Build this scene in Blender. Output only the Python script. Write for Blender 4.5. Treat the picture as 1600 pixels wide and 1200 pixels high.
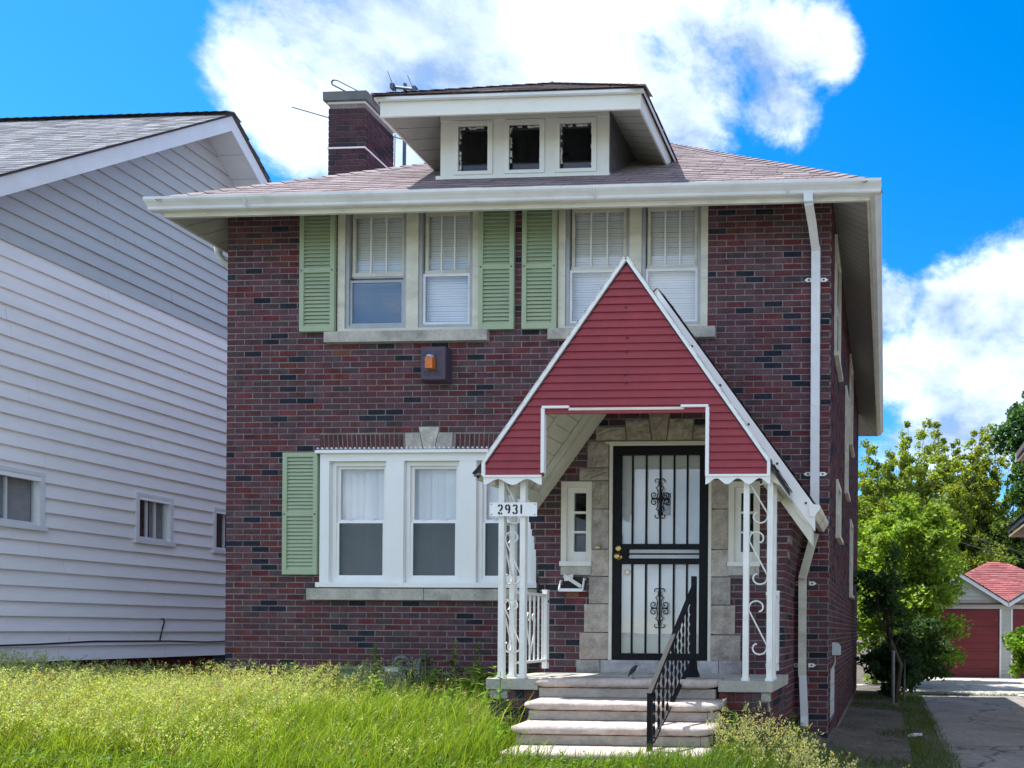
import bpy, math, random
import numpy as np
from mathutils import Vector, Matrix

for o in list(bpy.data.objects):
    bpy.data.objects.remove(o)
SC = bpy.context.scene
COL = SC.collection
R = math.radians

# ------------------------------------------------------------------ camera
cam_data = bpy.data.cameras.new('camera')
cam = bpy.data.objects.new('camera', cam_data)
COL.objects.link(cam)
SC.camera = cam
YAW, ROLL = R(3.1), 0.0073
rt = Vector((math.cos(YAW), math.sin(YAW), 0)); fw = Vector((-math.sin(YAW), math.cos(YAW), 0)); up = Vector((0, 0, 1))
ex = rt * math.cos(ROLL) + up * math.sin(ROLL)
ey = up * math.cos(ROLL) - rt * math.sin(ROLL)
cam.matrix_world = Matrix(((ex.x, ey.x, -fw.x, 0), (ex.y, ey.y, -fw.y, -8.2), (ex.z, ey.z, -fw.z, 1.45), (0, 0, 0, 1)))
cam_data.sensor_width = 36
cam_data.lens = 1155 / 1600 * 36
cam_data.shift_x = (800 - 1320.5) / 1600
cam_data.shift_y = (986.5 - 600) / 1600
cam_data.clip_start = 0.05
cam_data.clip_end = 2000

# ------------------------------------------------------------------ exposure
SC.view_settings.view_transform = 'Standard'
SC.view_settings.look = 'None'
SC.view_settings.exposure = 1.72
SC.view_settings.gamma = 1
SC.view_settings.use_curve_mapping = False
SC.cycles.max_bounces = 7; SC.cycles.diffuse_bounces = 4; SC.cycles.glossy_bounces = 2; SC.cycles.transmission_bounces = 3; SC.cycles.transparent_max_bounces = 10
SC.cycles.caustics_reflective = False; SC.cycles.caustics_refractive = False
SC.cycles.use_adaptive_sampling = True; SC.cycles.adaptive_threshold = 0.015
SC.cycles.use_denoising = True
SC.render.resolution_x, SC.render.resolution_y = 1024, 768

# ------------------------------------------------------------------ sun and sky
SUN_DIR = Vector((-0.45, 0.10, 1.0)).normalized()
SUN_EL = math.asin(SUN_DIR.z)
sun_data = bpy.data.lights.new('sun', 'SUN')
sun_data.energy = 3.0
sun_data.angle = R(0.55)
sun_data.color = (1.0, 0.97, 0.91)
sun = bpy.data.objects.new('sun', sun_data)
sun.rotation_euler = SUN_DIR.to_track_quat('Z', 'Y').to_euler()
COL.objects.link(sun)

world = bpy.data.worlds.new('World')
SC.world = world
world.use_nodes = True
wt = world.node_tree
for n in list(wt.nodes):
    wt.nodes.remove(n)
def wn(t, **k):
    n = wt.nodes.new(t)
    for a, b in k.items():
        setattr(n, a, b)
    return n
def wmath(op, a, b=None, clamp=False):
    n = wn('ShaderNodeMath', operation=op, use_clamp=clamp)
    for i, s in enumerate((a, b)):
        if s is None: continue
        if isinstance(s, (int, float)): n.inputs[i].default_value = s
        else: wt.links.new(s, n.inputs[i])
    return n.outputs[0]
sky = wn('ShaderNodeTexSky', sky_type='NISHITA', sun_disc=False)
sky.sun_elevation = SUN_EL
sky.sun_rotation = math.atan2(SUN_DIR.x, SUN_DIR.y)
sky.altitude = 200
sky.air_density = 1.0
sky.dust_density = 0.3
sky.ozone_density = 3.0
hs = wn('ShaderNodeHueSaturation')
hs.inputs['Saturation'].default_value = 1.45
hs.inputs['Value'].default_value = 0.62
wt.links.new(sky.outputs[0], hs.inputs['Color'])
tc = wn('ShaderNodeTexCoord')
def wnoise(scale, detail, rough, off=(0, 0, 0), lac=2.0, dist=0.0):
    mp = wn('ShaderNodeMapping')
    mp.inputs['Location'].default_value = off
    mp.inputs['Scale'].default_value = (1, 1, 1.5)
    wt.links.new(tc.outputs['Generated'], mp.inputs[0])
    n = wn('ShaderNodeTexNoise')
    n.inputs['Scale'].default_value = scale; n.inputs['Detail'].default_value = detail
    n.inputs['Roughness'].default_value = rough; n.inputs['Lacunarity'].default_value = lac
    n.inputs['Distortion'].default_value = dist
    wt.links.new(mp.outputs[0], n.inputs['Vector'])
    return n.outputs[0]
# cumulus banks: a soft body for each puff, broken up by fractal noise
PUFFS = [(-0.572, 0.656, 0.493, 0.039), (-0.563, 0.635, 0.529, 0.038), (-0.546, 0.682, 0.486, 0.044), (-0.577, 0.641, 0.506, 0.038), (-0.535, 0.644, 0.547, 0.049), (-0.518, 0.679, 0.52, 0.052), (-0.563, 0.68, 0.47, 0.037), (-0.482, 0.672, 0.562, 0.067), (-0.481, 0.718, 0.503, 0.056), (-0.537, 0.705, 0.464, 0.034), (-0.399, 0.712, 0.578, 0.092), (-0.281, 0.741, 0.61, 0.084), (-0.329, 0.76, 0.561, 0.059), (-0.2, 0.761, 0.617, 0.08), (-0.228, 0.792, 0.566, 0.059), (-0.128, 0.772, 0.623, 0.067), (-0.122, 0.806, 0.58, 0.042), (-0.071, 0.777, 0.625, 0.041), (0.01, 0.916, 0.401, 0.047), (0.066, 0.92, 0.386, 0.062), (0.149, 0.904, 0.401, 0.071), (0.027, 0.94, 0.339, 0.072), (0.124, 0.937, 0.328, 0.093), (0.078, 0.96, 0.271, 0.097), (0.173, 0.944, 0.282, 0.085)]
body = None
for (x, y, z, r) in PUFFS:
    vm = wn('ShaderNodeVectorMath', operation='DISTANCE')
    wt.links.new(tc.outputs['Generated'], vm.inputs[0]); vm.inputs[1].default_value = (x, y, z)
    mr = wn('ShaderNodeMapRange', interpolation_type='SMOOTHSTEP')
    mr.inputs[1].default_value = r * 0.1; mr.inputs[2].default_value = r * 1.75
    mr.inputs[3].default_value = 1; mr.inputs[4].default_value = 0
    wt.links.new(vm.outputs['Value'], mr.inputs[0])
    body = mr.outputs[0] if body is None else wmath('MAXIMUM', body, mr.outputs[0])
n_big = wnoise(4.2, 7, 0.56, (0.3, 0.1, 0.7), dist=0.3)
n_fin = wnoise(11.0, 10, 0.66, (2.3, 5.1, 0.7), dist=0.2)
n_far = wnoise(2.2, 6, 0.55, (7.3, 1.9, 3.1))
# unseen cloud cover outside the view, thickened to brighten the shaded walls
far = wn('ShaderNodeMapRange', interpolation_type='SMOOTHSTEP')
far.inputs[1].default_value = 0.34; far.inputs[2].default_value = 0.52
wt.links.new(n_far, far.inputs[0])
brk = wmath('ADD', wmath('MULTIPLY', wmath('SUBTRACT', n_big, 0.5), 1.7), wmath('MULTIPLY', wmath('SUBTRACT', n_fin, 0.5), 1.5))
edge = wn('ShaderNodeMapRange', interpolation_type='SMOOTHSTEP')
edge.inputs[1].default_value = 0.02; edge.inputs[2].default_value = 0.35
wt.links.new(body, edge.inputs[0])
dens = wmath('ADD', body, wmath('MULTIPLY', brk, edge.outputs[0]))
cm = wn('ShaderNodeMapRange', interpolation_type='SMOOTHSTEP')
cm.inputs[1].default_value = 0.24; cm.inputs[2].default_value = 0.86
wt.links.new(dens, cm.inputs[0])
sp = wn('ShaderNodeSeparateXYZ'); wt.links.new(tc.outputs['Generated'], sp.inputs[0])
ahead = wn('ShaderNodeMapRange', interpolation_type='SMOOTHSTEP')
ahead.inputs[1].default_value = 0.25; ahead.inputs[2].default_value = 0.50; ahead.inputs[3].default_value = 1; ahead.inputs[4].default_value = 0
wt.links.new(sp.outputs[1], ahead.inputs[0])
cover = wmath('MAXIMUM', cm.outputs[0], wmath('MULTIPLY', wmath('MULTIPLY', far.outputs[0], ahead.outputs[0]), 0.9))
cover = wmath('MULTIPLY', cover, 0.93, clamp=True)
ramp = wn('ShaderNodeValToRGB')
ramp.color_ramp.elements[0].position = 0.36; ramp.color_ramp.elements[0].color = (1.0, 1.42, 2.1, 1)
ramp.color_ramp.elements[1].position = 0.66; ramp.color_ramp.elements[1].color = (4.7, 5.0, 5.5, 1)
n_shd = wnoise(5.2, 6, 0.5, (4.4, 2.2, 9.1))
shade = wmath('ADD', wmath('MULTIPLY', n_shd, 0.65), wmath('MULTIPLY', n_fin, 0.35))
wt.links.new(shade, ramp.inputs[0])
mixc = wn('ShaderNodeMixRGB')
wt.links.new(cover, mixc.inputs[0]); wt.links.new(hs.outputs[0], mixc.inputs[1]); wt.links.new(ramp.outputs[0], mixc.inputs[2])
bg = wn('ShaderNodeBackground')
bg.inputs['Strength'].default_value = 0.13
wt.links.new(mixc.outputs[0], bg.inputs[0])
wo = wn('ShaderNodeOutputWorld')
wt.links.new(bg.outputs[0], wo.inputs[0])

# ------------------------------------------------------------------ helpers
rnd = random.Random(11)
nrg = np.random.default_rng(5)

class MB:
    """collects faces, then links them as ONE mesh object"""
    def __init__(s):
        s.v = []; s.f = []; s.c = []
    def face(s, pts, col=None):
        i = len(s.v); s.v.extend([tuple(p) for p in pts]); s.f.append(tuple(range(i, i + len(pts)))); s.c.append(col)
    def mesh(s, verts, faces, col=None):
        i = len(s.v); s.v.extend([tuple(p) for p in verts])
        for f in faces:
            s.f.append(tuple(i + k for k in f)); s.c.append(col)
    def box(s, x0, x1, y0, y1, z0, z1, col=None):
        s.mesh([(x0, y0, z0), (x1, y0, z0), (x1, y1, z0), (x0, y1, z0), (x0, y0, z1), (x1, y0, z1), (x1, y1, z1), (x0, y1, z1)],
               [(0, 3, 2, 1), (4, 5, 6, 7), (0, 1, 5, 4), (1, 2, 6, 5), (2, 3, 7, 6), (3, 0, 4, 7)], col)
        return s
    def prism(s, pts, a, b, axis='y', col=None):
        """polygon given in the plane across `axis`, extruded from a to b"""
        n = len(pts)
        def P(p, d):
            return (p[0], d, p[1]) if axis == 'y' else (d, p[0], p[1]) if axis == 'x' else (p[0], p[1], d)
        V = [P(p, a) for p in pts] + [P(p, b) for p in pts]
        F = [tuple(range(n))[::-1], tuple(range(n, 2 * n))] + [(i, (i + 1) % n, n + (i + 1) % n, n + i) for i in range(n)]
        s.mesh(V, F, col)
        return s
    def beam(s, p, q, w, h, upv=(0, 0, 1), col=None):
        p, q, u = Vector(p), Vector(q), Vector(upv)
        d = (q - p).normalized(); sd = d.cross(u).normalized(); uu = sd.cross(d).normalized()
        V = []
        for e in (p, q):
            for a, b in ((-1, -1), (1, -1), (1, 1), (-1, 1)):
                V.append(e + sd * (a * w / 2) + uu * (b * h / 2))
        s.mesh(V, [(0, 1, 2, 3), (7, 6, 5, 4), (0, 4, 5, 1), (1, 5, 6, 2), (2, 6, 7, 3), (3, 7, 4, 0)], col)
        return s
    def tube(s, path, r, n=6, col=None, caps=True):
        P = [Vector(p) for p in path]
        rr = r if isinstance(r, (list, tuple)) else [r] * len(P)
        V = []; F = []
        ref = Vector((0.13, 0.31, 0.94))
        for i, p in enumerate(P):
            d = (P[min(i + 1, len(P) - 1)] - P[max(i - 1, 0)]).normalized()
            if abs(d.dot(ref)) > .95: ref = Vector((0.9, 0.2, 0.1))
            a = d.cross(ref).normalized(); b = d.cross(a)
            ref = ref - d * ref.dot(d)
            for k in range(n):
                t = 2 * math.pi * (k + .5) / n
                V.append(p + (a * math.cos(t) + b * math.sin(t)) * rr[i])
        for i in range(len(P) - 1):
            for k in range(n):
                F.append((i * n + k, i * n + (k + 1) % n, (i + 1) * n + (k + 1) % n, (i + 1) * n + k))
        if caps:
            F.append(tuple(range(n))[::-1]); F.append(tuple((len(P) - 1) * n + k for k in range(n)))
        s.mesh(V, F, col)
        return s
    def build(s, name, mat, parent=None, smooth=False, kind=None):
        me = bpy.data.meshes.new(name)
        me.from_pydata(s.v, [], s.f)
        if any(c is not None for c in s.c):
            at = me.color_attributes.new('Col', 'FLOAT_COLOR', 'CORNER')
            buf = []
            for f, c in zip(s.f, s.c):
                c = c or (.5, .5, .5)
                buf.extend((c[0], c[1], c[2], 1.0) * len(f))
            at.data.foreach_set('color', buf)
        return link(name, me, mat, parent, smooth, kind)

def link(name, me, mat, parent=None, smooth=False, kind=None):
    if smooth:
        me.polygons.foreach_set('use_smooth', [True] * len(me.polygons))
    if mat is not None and len(me.materials) == 0:
        me.materials.append(M[mat] if isinstance(mat, str) else mat)
    o = bpy.data.objects.new(name, me)
    COL.objects.link(o)
    put(o, parent)
    if kind: o['kind'] = kind
    return o
def put(o, parent):
    if parent is not None:
        o.parent = parent
        l = parent.get('base')
        if l is not None and parent.parent is None:
            o.matrix_parent_inverse = Matrix.Translation((-l[0], -l[1], -l[2]))
def thing(name, label, cat, loc=(0, 0, 0), group=None):
    o = bpy.data.objects.new(name, None)
    COL.objects.link(o)
    o.location = loc; o['base'] = tuple(float(v) for v in loc); o.empty_display_size = .2
    tag(o, label, cat, group)
    return o
def tag(o, label, cat, group=None):
    o['label'] = label; o['category'] = cat
    if group: o['group'] = group
    return o
def copy_at(src, parent, loc=None, scale=None, rot=None, color=None, name=None):
    o = src.copy(); COL.objects.link(o)
    o.parent = None; o.matrix_parent_inverse = Matrix.Identity(4)
    if loc is not None: o.location = loc
    if scale is not None: o.scale = scale
    if rot is not None: o.rotation_euler = rot
    if color is not None: o.color = (*color, 1)
    put(o, parent)
    return o
def nmesh(name, verts, faces, mat, parent=None, col=None, kind=None, smooth=False):
    """verts (n,3) and faces (m,k) numpy arrays; col (n,3) per vertex"""
    me = bpy.data.meshes.new(name)
    nv = len(verts); m, k = faces.shape
    me.vertices.add(nv); me.vertices.foreach_set('co', np.ascontiguousarray(verts, dtype=np.float32).ravel())
    me.loops.add(m * k); me.loops.foreach_set('vertex_index', np.ascontiguousarray(faces, dtype=np.int32).ravel())
    me.polygons.add(m); me.polygons.foreach_set('loop_start', np.arange(0, m * k, k, dtype=np.int32))
    me.update(calc_edges=True)
    if col is not None:
        at = me.color_attributes.new('Col', 'FLOAT_COLOR', 'POINT')
        at.data.foreach_set('color', np.concatenate([col, np.ones((nv, 1))], 1).astype(np.float32).ravel())
    return link(name, me, mat, parent, smooth, kind)

# ------------------------------------------------------------------ materials
M = {}
def mat(name, col=(.5, .5, .5), rough=.6, var=.12, scale=6., bump=0., bscale=50., dirt=0., dirtcol=(.1, .09, .08), dscale=2.5,
        src='const', spec=.4, metallic=0., fine=.0, stretch=(1, 1, 1), coat=0., dthr=.5, crack=0.):
    m = bpy.data.materials.new(name); m.use_nodes = True
    t = m.node_tree; N = t.nodes; L = t.links
    b = N['Principled BSDF']
    g = N.new('ShaderNodeNewGeometry')
    mp = N.new('ShaderNodeMapping'); mp.inputs['Scale'].default_value = stretch
    L.new(g.outputs['Position'], mp.inputs[0])
    if src == 'attr':
        a = N.new('ShaderNodeAttribute'); a.attribute_name = 'Col'; cs = a.outputs['Color']
    elif src == 'obj':
        a = N.new('ShaderNodeObjectInfo'); cs = a.outputs['Color']
    else:
        a = N.new('ShaderNodeRGB'); a.outputs[0].default_value = (*col, 1); cs = a.outputs[0]
    def noise(sc, det=5, ro=.6):
        n = N.new('ShaderNodeTexNoise'); n.inputs['Scale'].default_value = sc; n.inputs['Detail'].default_value = det
        n.inputs['Roughness'].default_value = ro; L.new(mp.outputs[0], n.inputs['Vector']); return n.outputs[0]
    def ramp(src_, lo, hi, a0, a1):
        r = N.new('ShaderNodeMapRange'); r.inputs[1].default_value = lo; r.inputs[2].default_value = hi
        r.inputs[3].default_value = a0; r.inputs[4].default_value = a1; L.new(src_, r.inputs[0]); return r.outputs[0]
    def scale_col(c, f):
        v = N.new('ShaderNodeVectorMath'); v.operation = 'SCALE'; L.new(c, v.inputs[0]); L.new(f, v.inputs['Scale']); return v.outputs[0]
    if var: cs = scale_col(cs, ramp(noise(scale), .3, .7, 1 - var, 1 + var))
    if fine: cs = scale_col(cs, ramp(noise(scale * 9, 3), .3, .7, 1 - fine, 1 + fine))
    if dirt:
        mx = N.new('ShaderNodeMixRGB'); mx.inputs[2].default_value = (*dirtcol, 1)
        L.new(ramp(noise(dscale, 8, .65), dthr, dthr + .22, 0, dirt), mx.inputs[0]); L.new(cs, mx.inputs[1]); cs = mx.outputs[0]
    if crack:
        vo = N.new('ShaderNodeTexVoronoi'); vo.feature = 'DISTANCE_TO_EDGE'; vo.inputs['Scale'].default_value = crack
        ad = N.new('ShaderNodeVectorMath'); ad.operation = 'ADD'; nz = N.new('ShaderNodeTexNoise'); nz.inputs['Scale'].default_value = 2.5; nz.inputs['Detail'].default_value = 5
        L.new(mp.outputs[0], nz.inputs['Vector']); sc_ = N.new('ShaderNodeVectorMath'); sc_.operation = 'SCALE'; sc_.inputs['Scale'].default_value = .5
        L.new(nz.outputs['Color'], sc_.inputs[0]); L.new(mp.outputs[0], ad.inputs[0]); L.new(sc_.outputs[0], ad.inputs[1]); L.new(ad.outputs[0], vo.inputs['Vector'])
        mc = N.new('ShaderNodeMixRGB'); mc.inputs[2].default_value = (.03, .028, .025, 1)
        L.new(ramp(vo.outputs['Distance'], .0, .012, .8, 0), mc.inputs[0]); L.new(cs, mc.inputs[1]); cs = mc.outputs[0]
    L.new(cs, b.inputs['Base Color'])
    b.inputs['Roughness'].default_value = rough
    b.inputs['Specular IOR Level'].default_value = spec
    b.inputs['Metallic'].default_value = metallic
    if coat: b.inputs['Coat Weight'].default_value = coat
    if bump:
        bp = N.new('ShaderNodeBump'); bp.inputs['Strength'].default_value = min(1, bump); bp.inputs['Distance'].default_value = .01
        L.new(noise(bscale, 6, .65), bp.inputs['Height']); L.new(bp.outputs[0], b.inputs['Normal'])
    M[name] = m
    return m
def leafmat(name, trans=.5, src='attr', col=(.1, .2, .03), rough=.5, gloss=.12):
    m = bpy.data.materials.new(name); m.use_nodes = True
    t = m.node_tree; N = t.nodes; L = t.links
    for n in list(N): N.remove(n)
    if src == 'attr':
        a = N.new('ShaderNodeAttribute'); a.attribute_name = 'Col'; cs = a.outputs['Color']
    else:
        a = N.new('ShaderNodeRGB'); a.outputs[0].default_value = (*col, 1); cs = a.outputs[0]
    d = N.new('ShaderNodeBsdfDiffuse'); tr = N.new('ShaderNodeBsdfTranslucent'); gl = N.new('ShaderNodeBsdfGlossy')
    gl.inputs['Roughness'].default_value = rough; gl.inputs['Color'].default_value = (1, 1, 1, 1)
    hv = N.new('ShaderNodeMixRGB'); hv.blend_type = 'MULTIPLY'; hv.inputs[0].default_value = 1; hv.inputs[2].default_value = (1.25, 1.15, .45, 1)
    L.new(cs, hv.inputs[1]); L.new(cs, d.inputs[0]); L.new(hv.outputs[0], tr.inputs[0])
    m1 = N.new('ShaderNodeMixShader'); m1.inputs[0].default_value = trans; L.new(d.outputs[0], m1.inputs[1]); L.new(tr.outputs[0], m1.inputs[2])
    m2 = N.new('ShaderNodeMixShader'); m2.inputs[0].default_value = gloss; L.new(m1.outputs[0], m2.inputs[1]); L.new(gl.outputs[0], m2.inputs[2])
    o = N.new('ShaderNodeOutputMaterial'); L.new(m2.outputs[0], o.inputs[0])
    M[name] = m
    return m
def glassmat(name, ior=.06, tint=(.9, .94, .95), rough=.0, wav=.0):
    m = bpy.data.materials.new(name); m.use_nodes = True
    t = m.node_tree; N = t.nodes; L = t.links
    for n in list(N): N.remove(n)
    tr = N.new('ShaderNodeBsdfTransparent'); tr.inputs[0].default_value = (*tint, 1)
    gl = N.new('ShaderNodeBsdfGlossy'); gl.inputs['Roughness'].default_value = rough
    # thin pane: Schlick reflectance from either side
    gg = N.new('ShaderNodeNewGeometry'); dt = N.new('ShaderNodeVectorMath'); dt.operation = 'DOT_PRODUCT'
    L.new(gg.outputs['Normal'], dt.inputs[0]); L.new(gg.outputs['Incoming'], dt.inputs[1])
    def mth(op, p, q=None):
        n = N.new('ShaderNodeMath'); n.operation = op
        for i_, v_ in enumerate((p, q)):
            if v_ is None: continue
            if isinstance(v_, (int, float)): n.inputs[i_].default_value = v_
            else: L.new(v_, n.inputs[i_])
        return n.outputs[0]
    fac = mth('ADD', mth('MULTIPLY', mth('POWER', mth('SUBTRACT', 1., mth('ABSOLUTE', dt.outputs['Value'])), 5.), 1 - ior), ior)
    if wav:
        g = N.new('ShaderNodeNewGeometry'); nz = N.new('ShaderNodeTexNoise'); nz.inputs['Scale'].default_value = 3.5; nz.inputs['Detail'].default_value = 1
        L.new(g.outputs['Position'], nz.inputs['Vector'])
        bp = N.new('ShaderNodeBump'); bp.inputs['Strength'].default_value = wav; bp.inputs['Distance'].default_value = .02
        L.new(nz.outputs[0], bp.inputs['Height']); L.new(bp.outputs[0], gl.inputs['Normal'])
    mx = N.new('ShaderNodeMixShader'); L.new(fac, mx.inputs[0]); L.new(tr.outputs[0], mx.inputs[1]); L.new(gl.outputs[0], mx.inputs[2])
    o = N.new('ShaderNodeOutputMaterial'); L.new(mx.outputs[0], o.inputs[0])
    M[name] = m
    return m
def screenmat(name, col=(.03, .035, .04), cover=.5):
    m = bpy.data.materials.new(name); m.use_nodes = True
    t = m.node_tree; N = t.nodes; L = t.links
    for n in list(N): N.remove(n)
    tr = N.new('ShaderNodeBsdfTransparent'); d = N.new('ShaderNodeBsdfDiffuse'); d.inputs[0].default_value = (*col, 1)
    mx = N.new('ShaderNodeMixShader'); mx.inputs[0].default_value = cover
    L.new(tr.outputs[0], mx.inputs[1]); L.new(d.outputs[0], mx.inputs[2])
    o = N.new('ShaderNodeOutputMaterial'); L.new(mx.outputs[0], o.inputs[0])
    M[name] = m
    return m

mat('brick', src='attr', rough=.85, var=.30, scale=7, fine=.25, dirt=.30, dirtcol=(.05, .045, .05), dscale=1.3, bump=.5, bscale=140, spec=.06)
mat('brick_piece', src='obj', rough=.85, var=.30, scale=7, fine=.25, dirt=.30, dirtcol=(.05, .045, .05), dscale=1.3, bump=.5, bscale=140, spec=.06)
mat('mortar', (.235, .215, .215), rough=.95, var=.3, scale=4, fine=.2, dirt=.5, dirtcol=(.12, .11, .11), dscale=2.0, bump=.5, bscale=160, spec=.1)
mat('limestone', (.44, .42, .38), rough=.9, var=.2, scale=5, fine=.12, bump=.6, bscale=60, dirt=.6, dirtcol=(.13, .125, .12), dscale=3.2, dthr=.52, spec=.15)
mat('ashlar', src='obj', rough=.95, var=.28, scale=9, fine=.2, bump=.9, bscale=38, spec=.12)
mat('concrete', (.40, .385, .34), rough=.92, var=.16, scale=4, fine=.12, bump=.4, bscale=90, dirt=.45, dirtcol=(.21, .22, .17), dscale=2.6, spec=.15)
mat('step_stone', (.47, .40, .365), rough=.9, var=.2, scale=5, fine=.14, bump=.5, bscale=55, dirt=.6, dirtcol=(.24, .205, .18), dscale=5.5, spec=.15)
mat('riser_stone', (.40, .36, .315), rough=.92, var=.25, scale=5, fine=.14, bump=.5, bscale=55, dirt=.6, dirtcol=(.20, .19, .17), dscale=6, spec=.12, stretch=(.5, 1, 1))
mat('white_vinyl', (.80, .81, .82), rough=.35, var=.03, scale=3, spec=.4)
mat('white_paint', (.74, .74, .71), rough=.5, var=.06, scale=5, bump=.15, bscale=60, dirt=.25, dirtcol=(.42, .40, .35), dscale=5, spec=.3)
mat('aged_paint', (.62, .61, .53), rough=.6, var=.12, scale=6, bump=.3, bscale=50, dirt=.55, dirtcol=(.30, .28, .23), dscale=4.5, stretch=(.35, 1, 1), spec=.25)
mat('cream_paint', (.66, .65, .57), rough=.5, var=.08, scale=5, bump=.15, bscale=50, dirt=.2, dirtcol=(.4, .37, .3), dscale=6, spec=.3)
mat('gutter_metal', (.68, .70, .73), rough=.38, var=.08, scale=3, dirt=.3, dirtcol=(.38, .37, .33), dscale=5, spec=.5, stretch=(.6, 1, 1))
mat('soffit_metal', (.42, .42, .40), rough=.5, var=.06, scale=3, spec=.35)
mat('storm_aluminium', (.36, .38, .40), rough=.45, var=.1, scale=8, spec=.5, metallic=.25)
mat('shutter_green', (.35, .43, .295), rough=.5, var=.07, scale=4, spec=.3, dirt=.15, dirtcol=(.25, .33, .2), dscale=4)
mat('red_siding', (.285, .044, .058), rough=.55, var=.10, scale=2.2, fine=.06, dirt=.25, dirtcol=(.20, .05, .055), dscale=3, bump=.15, bscale=70, spec=.3)
mat('shingle', src='attr', rough=.95, var=.12, scale=6, fine=.25, bump=.6, bscale=220, spec=.1)
mat('roof_deck', (.09, .075, .075), rough=.95, var=.1)
mat('iron_black', (.010, .011, .014), rough=.6, var=.15, scale=12, spec=.15)
mat('iron_white', (.78, .78, .76), rough=.4, var=.05, scale=8, dirt=.3, dirtcol=(.5, .47, .4), dscale=9, spec=.4)
mat('door_white', (.78, .82, .84), rough=.35, var=.05, scale=3, spec=.4)
mat('brass', (.62, .45, .16), rough=.22, var=.1, metallic=1.)
mat('chrome', (.6, .6, .58), rough=.2, var=.1, metallic=1.)
mat('blind', (.86, .88, .90), rough=.55, var=.03, spec=.3)
mat('dark_room', (.025, .027, .03), rough=.9, var=.2)
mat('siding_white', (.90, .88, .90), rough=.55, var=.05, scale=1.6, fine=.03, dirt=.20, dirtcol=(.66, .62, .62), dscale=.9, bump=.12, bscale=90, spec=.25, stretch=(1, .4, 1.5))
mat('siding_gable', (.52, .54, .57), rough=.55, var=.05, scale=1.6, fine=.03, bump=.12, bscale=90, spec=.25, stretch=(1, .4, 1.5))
mat('siding_trim', (.74, .76, .81), rough=.5, var=.06, scale=3, spec=.3)
mat('foundation_red', (.11, .022, .02), rough=.9, var=.25, scale=3, dirt=.5, dirtcol=(.05, .05, .05))
mat('foundation_blue', (.10, .13, .16), rough=.9, var=.2, scale=3)
mat('alarm_box', (.075, .055, .085), rough=.5, var=.1, scale=10)
mat('amber_lens', (.62, .17, .02), rough=.25, var=.15, scale=30)
mat('lens_cap', (.35, .42, .55), rough=.3)
mat('sign_plate', (.82, .83, .84), rough=.4, var=.03, dirt=.2, dirtcol=(.5, .45, .4), dscale=14)
mat('digit_black', (.012, .012, .012), rough=.5, var=0)
mat('clay', (.45, .36, .20), rough=.85, var=.15, scale=6)
mat('chimney_cap', (.13, .14, .145), rough=.9, var=.2, scale=4, bump=.4)
mat('antenna_metal', (.09, .11, .15), rough=.45, var=.1, metallic=.5)
mat('soil', (.115, .10, .085), rough=.97, var=.3, scale=2.2, fine=.3, bump=.9, bscale=26, dirt=.55, dirtcol=(.06, .075, .03), dscale=1.3, spec=.1)
mat('drive_concrete', (.235, .215, .205), rough=.93, var=.16, scale=1.2, fine=.14, bump=.5, bscale=60, dirt=.75, dirtcol=(.11, .10, .095), dscale=.8, spec=.15, crack=.45)
mat('apron_concrete', (.40, .38, .35), rough=.93, var=.14, scale=1.5, fine=.1, bump=.4, bscale=60, dirt=.4, dirtcol=(.25, .23, .21), dscale=1.5, spec=.15, crack=.35)
mat('road_concrete', (.24, .235, .23), rough=.92, var=.2, scale=3, fine=.2, bump=.5)
mat('garage_door_red', (.16, .022, .026), rough=.55, var=.12, scale=3, fine=.08, dirt=.35, dirtcol=(.28, .2, .18), dscale=7, dthr=.62, stretch=(.4, 1, 1.5))
mat('garage_siding', (.46, .46, .42), rough=.6, var=.08, scale=3)
mat('bark', (.085, .07, .055), rough=.95, var=.3, scale=14, bump=.9, bscale=40, stretch=(1, 1, .3))
mat('tan_soffit', (.36, .27, .2), rough=.7, var=.1)
mat('dark_fascia', (.03, .03, .033), rough=.6, var=.1)
mat('meter_grey', (.11, .125, .13), rough=.5, var=.12, scale=10, metallic=.2)
mat('glass_block', (.15, .23, .225), rough=.25, var=.15, scale=8, spec=.6)
mat('feather', (.018, .018, .02), rough=.55, var=.25, scale=60, spec=.4)
mat('paper', (.7, .68, .64), rough=.8, var=.1, scale=20)
mat('terracotta', (.20, .085, .06), rough=.85, var=.2, scale=20)
mat('cable', (.03, .03, .035), rough=.6, var=0)
mat('galvanised', (.17, .185, .19), rough=.5, var=.2, scale=10, metallic=.5)
mat('meadow', (.15, .17, .085), rough=.95, var=.3, scale=.8, fine=.25, bump=.8, bscale=14, dirt=.35, dirtcol=(.20, .18, .09), dscale=.5, spec=.1)
mat('dark_shake', (.10, .095, .105), rough=.9, var=.2, scale=6)
mat('curtain', (.40, .42, .44), rough=.85, var=.1, scale=12)
mat('box_grey', (.50, .53, .56), rough=.5, var=.06)
mat('trash', (.65, .68, .72), rough=.6, var=.1)
leafmat('grass', trans=.5, rough=.55, gloss=.015)
leafmat('leaf', trans=.5, rough=.5, gloss=.015)
glassmat('glass', .10, (.98, .985, .99), wav=.015)
glassmat('glass_old', .055, (.96, .97, .98), wav=.05)
glassmat('glass_dark', .05, (.5, .53, .57), wav=.04)
screenmat('screen', (.06, .085, .105), .40)
screenmat('screen_light', (.10, .12, .15), .45)
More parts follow.
